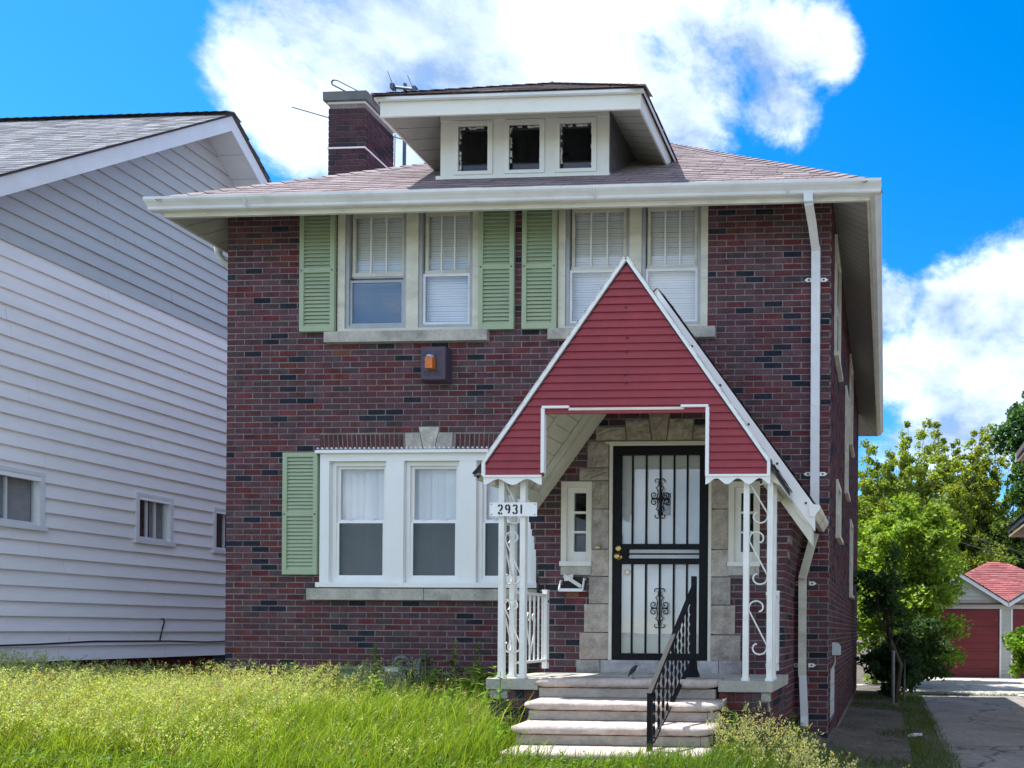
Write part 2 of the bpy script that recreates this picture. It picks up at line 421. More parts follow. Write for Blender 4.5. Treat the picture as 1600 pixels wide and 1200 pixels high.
# ------------------------------------------------------------------ ground
def sstep(a, b, x):
    t = np.clip((x - a) / (b - a), 0, 1); return t * t * (3 - 2 * t)
def gz(x, y):
    """height of the ground: a raised front lawn that falls towards the drive and the pavement"""
    x = np.asarray(x, float); y = np.asarray(y, float)
    lawn = .46 - .36 * sstep(-1.25, -.1, x) - .10 * sstep(.1, .75, x)
    z = lawn * (1 - sstep(-3.7, -5.4, y) if False else 1) 
    z = z * (1 - sstep(3.6, 5.4, -y))
    back = .12 * (1 - sstep(-.2, .75, x)) * (1 - sstep(9, 12, y))
    k = sstep(.5, 2.5, y) * sstep(-7.5, -6.5, x)
    z = z * (1 - k) + back * k
    z = z + .02 * np.sin(x * 2.1 + y * 1.3) * np.cos(y * 1.7 - x) * (1 - sstep(.3, .7, x))
    return z
def ground():
    xs = np.unique(np.concatenate([np.linspace(-600, -40, 12), np.linspace(-40, -13, 14), np.arange(-13, 5, .3), np.linspace(5, 40, 18), np.linspace(40, 600, 12)]))
    ys = np.unique(np.concatenate([np.linspace(-300, -20, 8), np.linspace(-20, -7, 10), np.arange(-7, 12, .3), np.linspace(12, 60, 16), np.linspace(60, 800, 10)]))
    X, Y = np.meshgrid(xs, ys)
    Z = gz(X, Y)
    V = np.stack([X, Y, Z], -1).reshape(-1, 3)
    nx, ny = len(xs), len(ys)
    i = (np.arange(ny - 1)[:, None] * nx + np.arange(nx - 1)[None]).ravel()
    F = np.stack([i, i + 1, i + nx + 1, i + nx], 1)
    o = nmesh('ground', V, F, 'soil', smooth=True); o['kind'] = 'structure'
ground()
dr = MB()
for k, (a, b) in enumerate([(-7.0, -3.6), (-3.58, -.2), (-.18, 3.1), (3.12, 6.2), (6.22, 8.75)]):
    dr.box(.72 + .012 * k, 3.05, a, b, -.1, .012)
o = dr.build('driveway', 'drive_concrete'); o['kind'] = 'structure'
ap = MB()
ap.box(-.9, 2.0, 8.78, 12.0, -.1, .014).box(2.02, 7.4, 8.78, 12.0, -.1, .015).box(.4, 3.9, 12.02, 15.5, -.1, .018).box(3.92, 7.4, 12.02, 15.5, -.1, .019)
o = ap.build('garage_apron', 'apron_concrete'); o['kind'] = 'structure'
rd = MB(); rd.box(-80, 80, -19, -11, -.1, .006)
o = rd.build('road', 'road_concrete'); o['kind'] = 'structure'
rd = MB(); rd.box(-80, 80, -7.6, -6.2, -.1, .02)
o = rd.build('pavement', 'apron_concrete'); o['kind'] = 'structure'

mw = MB(); mw.box(-80, .70, -11, -7.61, -.1, .012); mw.box(3.1, 80, -11, -7.62, -.1, .012); mw.box(-80, 80, -120, -19.02, -.1, .012); mw.box(3.07, 3.45, -6.15, 8.7, -.1, .010)
o = mw.build('lawn', 'meadow'); o['kind'] = 'structure'

# ------------------------------------------------------------------ brick house
house = thing('brick_house', 'two storey dark red brick house with green shutters and a dormer above the gutter', 'house', (-4.1, 0, .46))
XL, XR, YB = -7.673, -.634, 8.45
Z0, CO, BL, JT = .184, .0688, .2134, .0112
ZTOP = 6.44
PAL = [((.108, .056, .070), 42), ((.112, .049, .059), 26), ((.124, .038, .045), 14), ((.026, .028, .042), 11), ((.084, .058, .066), 16), ((.138, .044, .044), 3), ((.165, .064, .048), .5)]
PW = [p[1] for p in PAL]
def bcol(dark=1.):
    c = rnd.choices(PAL, PW)[0][0]; k = rnd.uniform(.82, 1.18) * dark
    return tuple(min(.9, v * k * rnd.uniform(.95, 1.05)) for v in c)
def cut(a, b, za, zb, holes):
    """pieces of the interval a..b left by the holes that the row za..zb meets"""
    zc = (za + zb) / 2; seg = [(a, b)]
    for (x0, x1, z0, z1) in holes:
        if z0 < zc < z1:
            n = []
            for (p, q) in seg:
                if x1 <= p or x0 >= q: n.append((p, q)); continue
                if p < x0: n.append((p, x0))
                if q > x1: n.append((x1, q))
            seg = n
    return [(p, q) for p, q in seg if q - p > .02]
def courses(u0, u1, za0, n, holes, span=None, phase=0):
    out = []
    for r in range(n):
        za = za0 + r * CO + JT / 2; zb = za + CO - JT
        a, b = (u0, u1) if span is None else span((za + zb) / 2)
        if b - a < .05: continue
        u = a - (BL / 2 if (r + phase) % 2 else 0)
        if span is not None: u = u0 - BL - (BL / 2 if (r + phase) % 2 else 0)
        while u < b:
            p, q = max(a, u), min(b, u + BL - JT)
            if q - p > .02:
                for (s, e) in cut(p, q, za, zb, holes):
                    j = lambda: rnd.uniform(-.0016, .0016)
                    out.append((s + j(), e + j(), za + j() * .8, zb + j() * .8, r))
            u += BL
    return out
def wall_cells(mb, x0, x1, z0, z1, yf, yb, holes):
    xs = sorted({x0, x1} | {v for h in holes for v in h[:2] if x0 < v < x1})
    zs = sorted({z0, z1} | {v for h in holes for v in h[2:] if z0 < v < z1})
    solid = {}
    for i in range(len(xs) - 1):
        for j in range(len(zs) - 1):
            xc, zc = (xs[i] + xs[i + 1]) / 2, (zs[j] + zs[j + 1]) / 2
            solid[i, j] = not any(h[0] < xc < h[1] and h[2] < zc < h[3] for h in holes)
    for (i, j), s in solid.items():
        if not s: continue
        a, b, c, d = xs[i], xs[i + 1], zs[j], zs[j + 1]
        mb.face([(a, yf, c), (b, yf, c), (b, yf, d), (a, yf, d)]); mb.face([(a, yb, c), (a, yb, d), (b, yb, d), (b, yb, c)])
        if not solid.get((i - 1, j)): mb.face([(a, yf, c), (a, yf, d), (a, yb, d), (a, yb, c)])
        if not solid.get((i + 1, j)): mb.face([(b, yf, c), (b, yb, c), (b, yb, d), (b, yf, d)])
        if not solid.get((i, j - 1)): mb.face([(a, yf, c), (a, yb, c), (b, yb, c), (b, yf, c)])
        if not solid.get((i, j + 1)): mb.face([(a, yf, d), (b, yf, d), (b, yb, d), (a, yb, d)])
def brick5(mb, x0, x1, y0, y1, z0, z1, col):
    """a brick seen from the front (y0): bevelled face, four sides"""
    e = .003
    mb.mesh([(x0, y1, z0), (x1, y1, z0), (x1, y1, z1), (x0, y1, z1), (x0, y0 + e, z0), (x1, y0 + e, z0), (x1, y0 + e, z1), (x0, y0 + e, z1),
             (x0 + e, y0, z0 + e), (x1 - e, y0, z0 + e), (x1 - e, y0, z1 - e), (x0 + e, y0, z1 - e)],
            [(8, 9, 10, 11), (4, 5, 9, 8), (5, 6, 10, 9), (6, 7, 11, 10), (7, 4, 8, 11), (0, 1, 5, 4), (1, 2, 6, 5), (2, 3, 7, 6), (3, 0, 4, 7)], col)
unit = MB(); brick5(unit, 0, 1, 0, 1, 0, 1, None)
ub = bpy.data.meshes.new('brick')
e1, e2 = .014, .05
ub.from_pydata([(0, 1, 0), (1, 1, 0), (1, 1, 1), (0, 1, 1), (0, .03, 0), (1, .03, 0), (1, .03, 1), (0, .03, 1), (e1, 0, e2), (1 - e1, 0, e2), (1 - e1, 0, 1 - e2), (e1, 0, 1 - e2)], [],
               [(8, 9, 10, 11), (4, 5, 9, 8), (5, 6, 10, 9), (6, 7, 11, 10), (7, 4, 8, 11), (0, 1, 5, 4), (1, 2, 6, 5), (2, 3, 7, 6), (3, 0, 4, 7)])
ub.materials.append(M['brick_piece'])
def brick_obj(parent, x0, x1, y0, y1, z0, z1, col, rz=0):
    o = bpy.data.objects.new('brick', ub); COL.objects.link(o)
    o.location = (x0, y0, z0); o.scale = (x1 - x0, y1 - y0, z1 - z0); o.color = (*col, 1); o.rotation_euler = (0, 0, rz)
    put(o, parent)
    return o

UL = (-6.336, -4.650, 4.848, 6.42); UR = (-3.733, -2.017, 4.845, 6.42); LW = (-6.510, -3.955, 1.915, 3.500)
holes_front = [UL, UR, LW, (-6.462, -4.530, 4.722, 4.862), (-3.833, -1.917, 4.722, 4.862), (-6.645, -3.930, 1.768, 1.915),
               (-6.545, -3.90, 3.500, 3.688), (-5.36, -5.105, 3.6, 3.755), (-6.30, -5.28, .60, .98)]
VC = -2.24
behind = [(-3.36, -1.12, 0, 2.6), (-3.2, -1.3, 2.6, 3.0), (-2.9, -1.6, 3.0, 3.6)]
fw_mb = MB(); wall_cells(fw_mb, XL + .005, XR - .005, -.1, ZTOP, .005, .25, [UL, UR, LW, (-6.30, -5.28, .60, .98)])
front_wall = fw_mb.build('front_wall', 'mortar', house)
pieces = []
for (a, b, za, zb, r) in courses(XL, XR, Z0, 91, holes_front + behind):
    y0 = rnd.uniform(-.0015, .0015); y1 = .1
    if b > XR - .004: y1 = .2 if r % 2 == 0 else .1
    pieces.append([a, b, y0, y1, za, zb, bcol(), 'f'])

# entrance vestibule: straight below, flaring under the roof
VY = -.95
def hw(z):
    if z < 1.85: return 1.235
    if z < 2.62: return 1.235 + .13 * ((z - 1.85) / .77) ** 1.6
    return max(0, min(1.365, (4.66 - z) / 1.37 - .14))
ST = [(-2.982, -2.772, 3.069, 3.328), (-3.064, -2.771, 2.942, 3.060), (-2.936, -2.769, 2.660, 2.930), (-2.930, -2.767, 2.258, 2.650), (-2.938, -2.765, 1.986, 2.248),
      (-2.960, -2.763, 1.712, 1.976), (-3.006, -2.761, 1.427, 1.702), (-3.052, -2.759, 1.155, 1.417), (-3.081, -2.845, 1.021, 1.146), (-2.837, -1.650, 1.021, 1.146), (-1.642, -1.416, 1.021, 1.150),
      (-1.728, -1.512, 3.069, 3.328), (-1.728, -1.430, 2.950, 3.060), (-1.728, -1.557, 2.658, 2.940), (-1.726, -1.561, 2.256, 2.646), (-1.724, -1.552, 1.985, 2.246),
      (-1.724, -1.534, 1.707, 1.974), (-1.726, -1.485, 1.413, 1.696), (-1.724, -1.429, 1.150, 1.400)]
VOU = [[(-2.899, 3.339), (-2.590, 3.337), (-2.604, 3.466), (-2.892, 3.468)], [(-2.582, 3.337), (-2.337, 3.335), (-2.367, 3.534), (-2.602, 3.536)],
       [(-2.328, 3.335), (-2.187, 3.334), (-2.156, 3.604), (-2.361, 3.604)], [(-2.178, 3.334), (-1.932, 3.333), (-1.912, 3.542), (-2.148, 3.544)],
       [(-1.924, 3.333), (-1.621, 3.331), (-1.626, 3.470), (-1.904, 3.472)]]
SWL = (-3.250, -2.938, 2.085, 2.930); SWR = (-1.556, -1.244, 2.085, 2.925)
DO = (-2.80, -1.70, 1.146, 3.335)
holes_v = [(a - .004, b + .004, c - .004, d + .004) for a, b, c, d in ST] + [(-2.902, -1.618, 3.33, 3.472), (-2.602, -1.908, 3.46, 3.54), (-2.364, -2.152, 3.5, 3.606),
           SWL, SWR, DO, (-3.247, -2.940, 1.993, 2.085), (-1.553, -1.246, 1.993, 2.085)]
vm = MB()
for r in range(64):
    za = Z0 + r * CO; zb = za + CO; w = hw((za + zb) / 2) - .005
    if w < .1: continue
    for (p, q) in cut(VC - w, VC + w, za, zb, [SWL, SWR, DO]):
        vm.box(p, q, VY + .005, VY + .2, za, zb)
    vm.box(VC - w, VC - w + .18, VY + .2, .0, za, zb); vm.box(VC + w - .18, VC + w, VY + .2, .0, za, zb)
vestibule = vm.build('vestibule', 'mortar', house)
for (a, b, za, zb, r) in courses(VC - 1.6, VC + 1.6, Z0, 64, holes_v, lambda z: (VC - hw(z), VC + hw(z))):
    y1 = VY + (.2 if r % 2 else .1)
    pieces.append([a, b, VY + rnd.uniform(-.0015, .0015), y1, za, zb, bcol(), 'v'])
def big(p):
    a, b, y0, y1, za, zb, c, k = p
    if k == 'f' and VC - 1.45 < a < VC + 1.45 and za < 4.3: return 0
    if k == 'v' and (za > 3.25 or za < .95): return 0
    d2 = ((a + b) / 2) ** 2 + (y0 + 8.2) ** 2 + ((za - 1.45) * .6) ** 2
    return min(b - a, .21) * .05 / (y0 + 8.2) ** 2 / (1 + .02 * d2)
pieces.sort(key=big, reverse=True)
stuff_f, stuff_v = MB(), MB()
for i, p in enumerate(pieces):
    if i < 298: brick_obj(front_wall if p[7] == 'f' else vestibule, *p[:7])
    else: brick5(stuff_f if p[7] == 'f' else stuff_v, *p[:7])
def side_bricks(mb, xface, sgn, ya, yb, n, spanx=None, holes=(), dark=1.):
    """bricks on a wall that faces sgn*x"""
    for (a, b, za, zb, r) in courses(ya, yb, Z0, n, holes, None, 0):
        xf = xface if spanx is None else spanx((za + zb) / 2)
        if xf is None: continue
        if a < ya + .21:
            a = max(a, ya + (.21 if r % 2 else .11) - (0 if spanx is None else .0))
            if b - a < .03: continue
        x0, x1 = (xf - .09, xf) if sgn > 0 else (xf, xf + .09)
        xj = rnd.uniform(-.0015, .0015); c = bcol(dark)
        mb.mesh([(x0, a, za), (x0, b, za), (x0, b, zb), (x0, a, zb), (x1 + xj, a, za), (x1 + xj, b, za), (x1 + xj, b, zb), (x1 + xj, a, zb)],
                [(0, 1, 2, 3), (4, 7, 6, 5), (0, 4, 5, 1), (1, 5, 6, 2), (2, 6, 7, 3), (3, 7, 4, 0)], c)
side_bricks(stuff_v, 0, 1, VY, -.01, 64, lambda z: VC + hw(z) if hw(z) > .3 else None)
side_bricks(stuff_v, 0, -1, VY, -.01, 64, lambda z: VC - hw(z) if hw(z) > .3 else None)
stuff_v.build('brickwork', 'brick', vestibule, kind='stuff')
stuff_f.build('brickwork', 'brick', front_wall, kind='stuff')
SIDEW = [(.62, 1.5, 4.79, 6.2), (4.3, 5.2, 4.66, 6.15), (3.05, 3.75, 3.6, 5.2), (1.15, 1.85, 2.68, 3.38), (4.75, 5.6, 2.1, 3.42), (.42, 1.15, .42, 1.0)]
for nm, xf, sg in (('side_wall', XR, 1), ('side_wall', XL, -1)):
    w = MB(); xi, xo = (xf - .26, xf - .005) if sg > 0 else (xf + .005, xf + .26)
    w.box(xi, xo, .25, YB, -.1, ZTOP)
    ow = w.build(nm, 'mortar', house)
    b = MB(); side_bricks(b, xf, sg, 0, YB, 91, None, SIDEW if sg > 0 else ())
    b.build('brickwork', 'brick', ow, kind='stuff')
MB().box(XL + .01, XR - .01, YB - .25, YB, -.1, ZTOP).build('back_wall', 'mortar', house)

# lintel over the picture window: soldier bricks and three keystones
sold = MB().box(-6.535, -3.9, .012, .1, 3.502, 3.684).build('window_lintel', 'mortar', house)
sm = MB(); brick5(sm, 0, .043, 0, .09, 0, .17, None); sme = bpy.data.meshes.new('soldier_brick'); sme.from_pydata(sm.v, [], sm.f); sme.materials.append(M['brick_piece'])
x = -6.532; k = 0
while x < -3.95:
    if not (-5.56 < x < -4.93):
        o = bpy.data.objects.new('soldier_brick', sme); COL.objects.link(o)
        lean = -.10 * (x + 5.23) / 1.3
        o.location = (x + .02 * (1 if x < -5.2 else -1) * 0, rnd.uniform(-.004, .001), 3.507); o.rotation_euler = (0, -lean * .9, 0)
        c = bcol(); m_ = sum(c) / 3; o.color = tuple(.3 * v + .7 * q for v, q in zip(c, (.105, .05, .048))) + (1,)
        put(o, sold)
    x += .0555
def stone_block(name, poly, y0, y1, parent, col, rough=.018, n=7):
    """rock-faced stone: quadrilateral outline (x, z), face broken up in relief"""
    P = [Vector((p[0], 0, p[1])) for p in poly]
    V = []; F = []
    sd = rnd.uniform(0, 99)
    for j in range(n):
        for i in range(n):
            s, t = i / (n - 1), j / (n - 1)
            p = (P[0] * (1 - s) + P[1] * s) * (1 - t) + (P[3] * (1 - s) + P[2] * s) * t
            edge = min(s, 1 - s, t, 1 - t)
            h = 0 if edge < .01 else rough * (.45 + .9 * (math.sin(p.x * 31 + sd) * math.cos(p.z * 27 + sd * 1.7) * .5 + rnd.uniform(-.5, .5)))
            V.append((p.x, y0 - h, p.z))
    for j in range(n - 1):
        for i in range(n - 1):
            F.append((j * n + i, j * n + i + 1, (j + 1) * n + i + 1, (j + 1) * n + i))
    m = len(V)
    V += [(p.x, y1, p.z) for p in P]
    c = [0, n - 1, n * n - 1, n * (n - 1)]
    rims = [[i for i in range(n)], [i * n + n - 1 for i in range(n)], [n * n - 1 - i for i in range(n)], [n * (n - 1) - i * n for i in range(n)]]
    for e in range(4):
        F.append(tuple(rims[e][::-1]) + (m + e, m + (e + 1) % 4))
    mb = MB(); mb.mesh(V, F)
    o = mb.build(name, 'ashlar', parent); o.color = (*col, 1)
    return o
def stcol(base=(.40, .36, .32)):
    k = rnd.uniform(.8, 1.15); return tuple(v * k * rnd.uniform(.96, 1.04) for v in base)
for q in ([(-5.50, 3.503), (-5.300, 3.503), (-5.345, 3.690), (-5.512, 3.690)], [(-5.292, 3.503), (-5.168, 3.503), (-5.110, 3.755), (-5.350, 3.755)], [(-5.160, 3.503), (-4.965, 3.503), (-4.951, 3.690), (-5.115, 3.690)]):
    stone_block('keystone', q, -.012, .09, sold, stcol((.47, .45, .41)), .008)
surround = MB().box(-2.79, -1.71, VY + .05, VY + .14, 1.02, 1.14).build('door_surround', 'mortar', house)
for (a, b, c, d) in ST:
    flat = c < 1.1
    stone_block('stone', [(a, c), (b, c), (b, d), (a, d)], VY - .012, VY + .12, surround, stcol((.42, .40, .40) if flat else (.40, .36, .32)), .006 if flat else .02)
for q in VOU:
    stone_block('stone', q, VY - .014, VY + .12, surround, stcol((.37, .33, .27)), .022)
# window sills
for nm, a, b, c, d, y0 in (('sill', -6.459, -4.533, 4.725, 4.858, -.055), ('sill', -3.830, -1.920, 4.725, 4.858, -.055), ('sill', -6.642, -5.252, 1.771, 1.912, -.06), ('sill', -5.246, -3.932, 1.771, 1.912, -.058)):
    MB().prism([(y0, c), (y0, d - .012), (.1, d), (.1, c)], a, b, 'x').build(nm, 'limestone', house)
for a, b in ((-3.246, -2.941), (-1.552, -1.247)):
    MB().box(a, b, VY - .02, VY + .1, 1.996, 2.084).build('sill', 'limestone', house)

# ------------------------------------------------------------------ windows
def frame4(mb, a, b, c, d, t, y0, y1, tb=None, tt=None):
    tb = tb or t; tt = tt or t
    mb.box(a, a + t, y0, y1, c, d); mb.box(b - t, b, y0, y1, c, d)
    mb.box(a + t, b - t, y0 + .001, y1, c, c + tb); mb.box(a + t, b - t, y0 + .001, y1, d - tt, d)
    return mb
def casing(a, b, c, d, mulls, y0, y1, mt, t=.075, bot=.05):
    mb = MB(); mb.box(a, a + t, y0, y1, c, d); mb.box(b - t, b, y0, y1, c, d); mb.box(a + t, b - t, y0 + .002, y1, c, c + bot)
    for p, q in mulls: mb.box(p, q, y0 + .004, y1, c + bot, d)
    return mb.build('window_casing', mt, house)
def slats(a, b, z0, z1, y, pitch=.029, tilt=.012):
    mb = MB(); z = z0
    while z < z1:
        j = rnd.uniform(-.001, .001)
        mb.face([(a, y, z + j), (b, y, z + j), (b, y + tilt, z + pitch * 1.04 + j), (a, y + tilt, z + pitch * 1.04 + j)])
        z += pitch
    return mb
def storm_window(a, b, z0, z1, rail, dark=False, drop=0.):
    w = frame4(MB(), a, b, z0, z1, .038, .012, .055).build('window', 'storm_aluminium', house)
    ia, ib = a + .05, b - .05
    s = MB(); s.box(ia, ia + .035, .05, .075, rail, z1 - .04); s.box(ib - .035, ib, .05, .075, rail, z1 - .04)
    s.box(ia + .035, ib - .035, .051, .075, z1 - .125, z1 - .04); s.box(ia - .005, ib + .005, .048, .08, rail - .03, rail + .012)
    s.build('upper_sash', 'aged_paint', w)
    for t in (1 / 3, 2 / 3):
        xm = ia + .035 + (ib - ia - .07) * t
        MB().box(xm - .009, xm + .009, .049, .07, rail + .012, z1 - .125).build('muntin', 'white_paint', w)
    l0, l1 = z0 + .038, rail - .035 - drop
    s = frame4(MB(), ia - .012, ib + .012, l0, l1, .03, .026, .046, .03, .03)
    if drop: s.box(ia, ib, .05, .075, rail - .03 - drop * .45, rail - .03)
    s.build('lower_sash', 'storm_aluminium' if dark else 'gutter_metal', w)
    MB().box(ia + .03, ib - .03, .060, .063, rail, z1 - .12).build('pane', 'glass_old', w)
    MB().box(ia + .018, ib - .018, .034, .037, l0 + .03, l1 - .03).build('pane', 'glass', w)
    if dark: MB().box(ia + .018, ib - .018, .040, .041, l0 + .03, l1 - .03).build('insect_screen', 'screen_light', w)
    slats(ia - .01, ib + .01, z0 + .02, z1, .10, tilt=.006).build('blind', 'blind', w, kind='stuff')
    return w
casing(*UL, [(-5.521, -5.379)], -.004, .2, 'aged_paint', .085, .05)
casing(*UR, [(-2.914, -2.776)], -.004, .2, 'aged_paint', .08, .042)
ZT = 6.33
storm_window(-6.249, -5.523, 4.90, ZT, 5.55, True, .05)
storm_window(-5.377, -4.737, 4.90, ZT, 5.56)
storm_window(-3.651, -2.916, 4.888, ZT, 5.57)
storm_window(-2.774, -2.098, 4.888, ZT, 5.57)
MB().box(-6.25, -4.73, -.003, .2, ZT + .002, 6.42).build('window_casing', 'aged_paint', house)
MB().box(-3.652, -2.098, -.003, .2, ZT + .002, 6.42).build('window_casing', 'aged_paint', house)
# picture window: three double-hung units in one white frame
c = MB()
a, b, z0, z1 = LW
c.box(a, a + .11, -.03, .2, z0 + .055, z1 - .05); c.box(b - .06, b, -.03, .2, z0 + .055, z1 - .05)
c.box(a - .03, b + .02, -.055, .2, z0, z0 + .055); c.box(a, b, -.028, .2, z1 - .135, z1 - .05)
c.prism([(-.07, z1 - .05), (-.07, z1 - .03), (-.055, z1 - .012), (.05, z1 - .004), (.05, z1 - .05)], a - .035, b + .03, 'x')
for p, q in ((-5.722, -5.515), (-4.860, -4.660)): c.box(p, q, -.026, .2, z0 + .055, z1 - .135)
c.build('window_casing', 'white_vinyl', house)
drip = MB(); x = a - .03
while x < b:
    drip.prism([(x, z1 + .002), (x + .022, z1 + .002), (x + .011, z1 + .022)], -.05, -.03, 'y'); x += .0555
drip.build('drip_edge', 'white_vinyl', house)
for (p, q) in ((-6.398, -5.724), (-5.513, -4.862), (-4.658, -4.017)):
    zz0, zz1, mt_ = 1.972, 3.363, 2.682
    w = frame4(MB(), p, q, zz0, zz1, .045, .02, .14, .05, .045).build('window', 'white_vinyl', house)
    frame4(MB(), p + .045, q - .045, mt_ - .02, zz1 - .045, .032, .05, .085, .04, .03).build('upper_sash', 'white_vinyl', w)
    frame4(MB(), p + .045, q - .045, zz0 + .05, mt_ - .02, .030, .03, .07, .035, .002).build('lower_sash', 'white_vinyl', w)
    MB().box(p + .075, q - .075, .066, .069, mt_ + .018, zz1 - .074).build('pane', 'glass', w)
    MB().box(p + .073, q - .073, .048, .051, zz0 + .084, mt_ - .022).build('pane', 'glass', w)
    MB().box(p + .073, q - .073, .040, .041, zz0 + .084, mt_ - .022).build('insect_screen', 'screen', w)
    for lx in (.3, .7):
        MB().box(p + (q - p) * lx - .02, p + (q - p) * lx + .02, .04, .06, mt_ + .017, mt_ + .03).build('sash_lock', 'gutter_metal', w)
    v = MB(); xx = p
    while xx < q:
        t = rnd.uniform(.008, .045)
        v.face([(xx, .125, zz0), (xx + .083, .125 + t, zz0), (xx + .083, .125 + t, zz1), (xx, .125, zz1)]); xx += .08
    v.build('blind', 'blind', w, kind='stuff')

# shutters with louvre slats
smesh = bpy.data.meshes.new('slat')
smesh.from_pydata([(0, -.030, 0), (1, -.030, 0), (1, -.030, .008), (0, -.030, .008), (0, -.010, .046), (1, -.010, .046), (1, -.004, .04), (0, -.004, .04)], [],
                  [(0, 1, 2, 3), (3, 2, 5, 4), (4, 5, 6, 7), (0, 3, 4, 7), (1, 6, 5, 2), (0, 7, 6, 1)])
smesh.materials.append(M['shutter_green'])
def shutter(a, b, z0, z1, mid):
    s = .052
    mb = MB(); mb.box(a, a + s, -.04, -.004, z0, z1); mb.box(b - s, b, -.04, -.004, z0, z1)
    mb.box(a + s, b - s, -.038, -.004, z0, z0 + .06); mb.box(a + s, b - s, -.038, -.004, z1 - .05, z1); mb.box(a + s, b - s, -.037, -.004, mid - .024, mid + .024)
    mb.box(a + s, b - s, -.0045, -.0035, z0 + .06, z1 - .05)
    sh = mb.build('shutter', 'shutter_green', house)
    for lo, hi in ((z0 + .06, mid - .024), (mid + .024, z1 - .05)):
        n = round((hi - lo) / .0435); ph = (hi - lo) / n
        for i in range(n):
            o = bpy.data.objects.new('slat', smesh); COL.objects.link(o); o.location = (a + s, 0, lo + i * ph); o.scale = (b - a - 2 * s, 1, ph / .0435); put(o, sh)
    for xs in (a + .026, b - .026):
        MB().tube([(xs, -.044, mid), (xs, -.039, mid)], .009, 8).build('screw', 'cable', sh)
shutter(-6.768, -6.350, 4.858, 6.30, 5.56)
shutter(-4.646, -4.233, 4.852, 6.30, 5.56)
shutter(-4.139, -3.740, 4.850, 6.30, 5.56)
shutter(-6.953, -6.535, 2.060, 3.465, 2.755)
shutter(-3.930, -3.515, 2.075, 3.440, 2.755)

# basement window of glass block in its areaway
bw = MB(); bw.box(-6.298, -5.282, .03, .2, .60, .98)
w = bw.build('basement_window', 'mortar', house)
for i in range(5):
    MB().box(-6.29 + i * .2, -6.29 + i * .2 + .19, .012, .06, .62, .79).build('glass_block', 'glass_block', w)
    MB().box(-6.29 + i * .2, -6.29 + i * .2 + .19, .012, .06, .80, .97).build('glass_block', 'glass_block', w)
MB().box(-6.32, -5.27, -.03, .02, .975, 1.0).build('ledge', 'glass_block', w)
# windows on the side wall towards the drive
for (ya, yb, za, zb) in SIDEW[:5]:
    mb = MB(); x0, x1 = XR - .05, XR + .028
    mb.box(x0, x1, ya, ya + .07, za, zb); mb.box(x0, x1, yb - .07, yb, za, zb); mb.box(x0, x1 - .002, ya + .07, yb - .07, zb - .07, zb); mb.box(x0, x1 + .03, ya - .03, yb + .03, za - .05, za)
    mb.box(x0, x1 - .02, ya + .07, yb - .07, (za + zb) / 2 - .02, (za + zb) / 2 + .02)
    w = mb.build('side_window', 'aged_paint', house)
    MB().box(XR - .02, XR - .016, ya + .07, yb - .07, za, zb - .07).build('pane', 'glass_dark', w)
ya, yb, za, zb = SIDEW[5]
w = MB().box(XR - .06, XR - .012, ya, yb, za, zb).build('side_window', 'mortar', house)
for i in range(4):
    for j in range(3):
        MB().box(XR - .02, XR - .003, ya + .01 + i * .18, ya + .01 + i * .18 + .17, za + .01 + j * .19, za + .01 + j * .19 + .18).build('glass_block', 'box_grey', w)

# sidelight windows of the vestibule
def sidelight(a, b, z0, z1):
    w = frame4(MB(), a, b, z0, z1, .055, VY - .012, VY + .1, .0005, .055).build('sidelight', 'cream_paint', house)
    MB().box(a - .005, b + .005, VY - .035, VY + .1, z0 - .001, z0 + .045).build('ledge', 'white_paint', w)
    s = MB(); ia, ib = a + .055, b - .055
    s.box(ia, a + .118, VY + .02, VY + .08, z0 + .046, z1 - .055); s.box(b - .068, ib, VY + .02, VY + .08, z0 + .046, z1 - .055)
    xs0, xs1 = a + .118, b - .068
    s.box(xs0, xs1, VY + .021, VY + .08, z0 + .046, z0 + .145); s.box(xs0, xs1, VY + .021, VY + .08, z1 - .108, z1 - .055)
    for k in (1, 2):
        zz = z0 + .145 + (z1 - .108 - z0 - .145) * k / 3
        s.box(xs0, xs1, VY + .022, VY + .06, zz - .011, zz + .011)
    s.build('sash', 'white_paint', w)
    MB().box(xs0, xs1, VY + .05, VY + .054, z0 + .145, z1 - .108).build('pane', 'glass_dark', w)
sidelight(*SWL); sidelight(*SWR)
MB().box(-3.13, -3.0, VY + .09, VY + .092, 2.24, 2.40).build('cardboard', 'paper', house)

# ------------------------------------------------------------------ security door
c = MB(); c.box(-2.760, -2.728, VY - .01, VY + .12, 1.147, 3.33); c.box(-1.757, -1.727, VY - .01, VY + .12, 1.147, 3.33); c.box(-2.728, -1.757, VY - .008, VY + .12, 3.288, 3.33)
c.prism([(VY - .04, 3.30), (VY - .04, 3.318), (VY + .02, 3.334), (VY + .02, 3.30)], -2.79, -1.70, 'x')
c.build('door_casing', 'cream_paint', house)
yd0, yd1 = VY + .0, VY + .04
sd = MB(); sd.box(-2.726, -2.652, yd0, yd1, 1.150, 3.286); sd.box(-1.850, -1.759, yd0, yd1, 1.150, 3.286)
sd.box(-2.652, -1.850, yd0 + .001, yd1, 3.197, 3.286); sd.box(-2.652, -1.850, yd0 + .001, yd1, 1.150, 1.216)
sd.box(-2.652, -1.850, yd0 + .001, yd1, 2.256, 2.308); sd.box(-2.652, -1.850, yd0 + .001, yd1, 2.108, 2.163); sd.box(-2.652, -2.575, yd0 + .001, yd1, 2.163, 2.256)
sd.box(-2.575, -1.850, yd0 + .004, yd1, 2.203, 2.216)
sdoor = sd.build('security_door', 'iron_black', house)
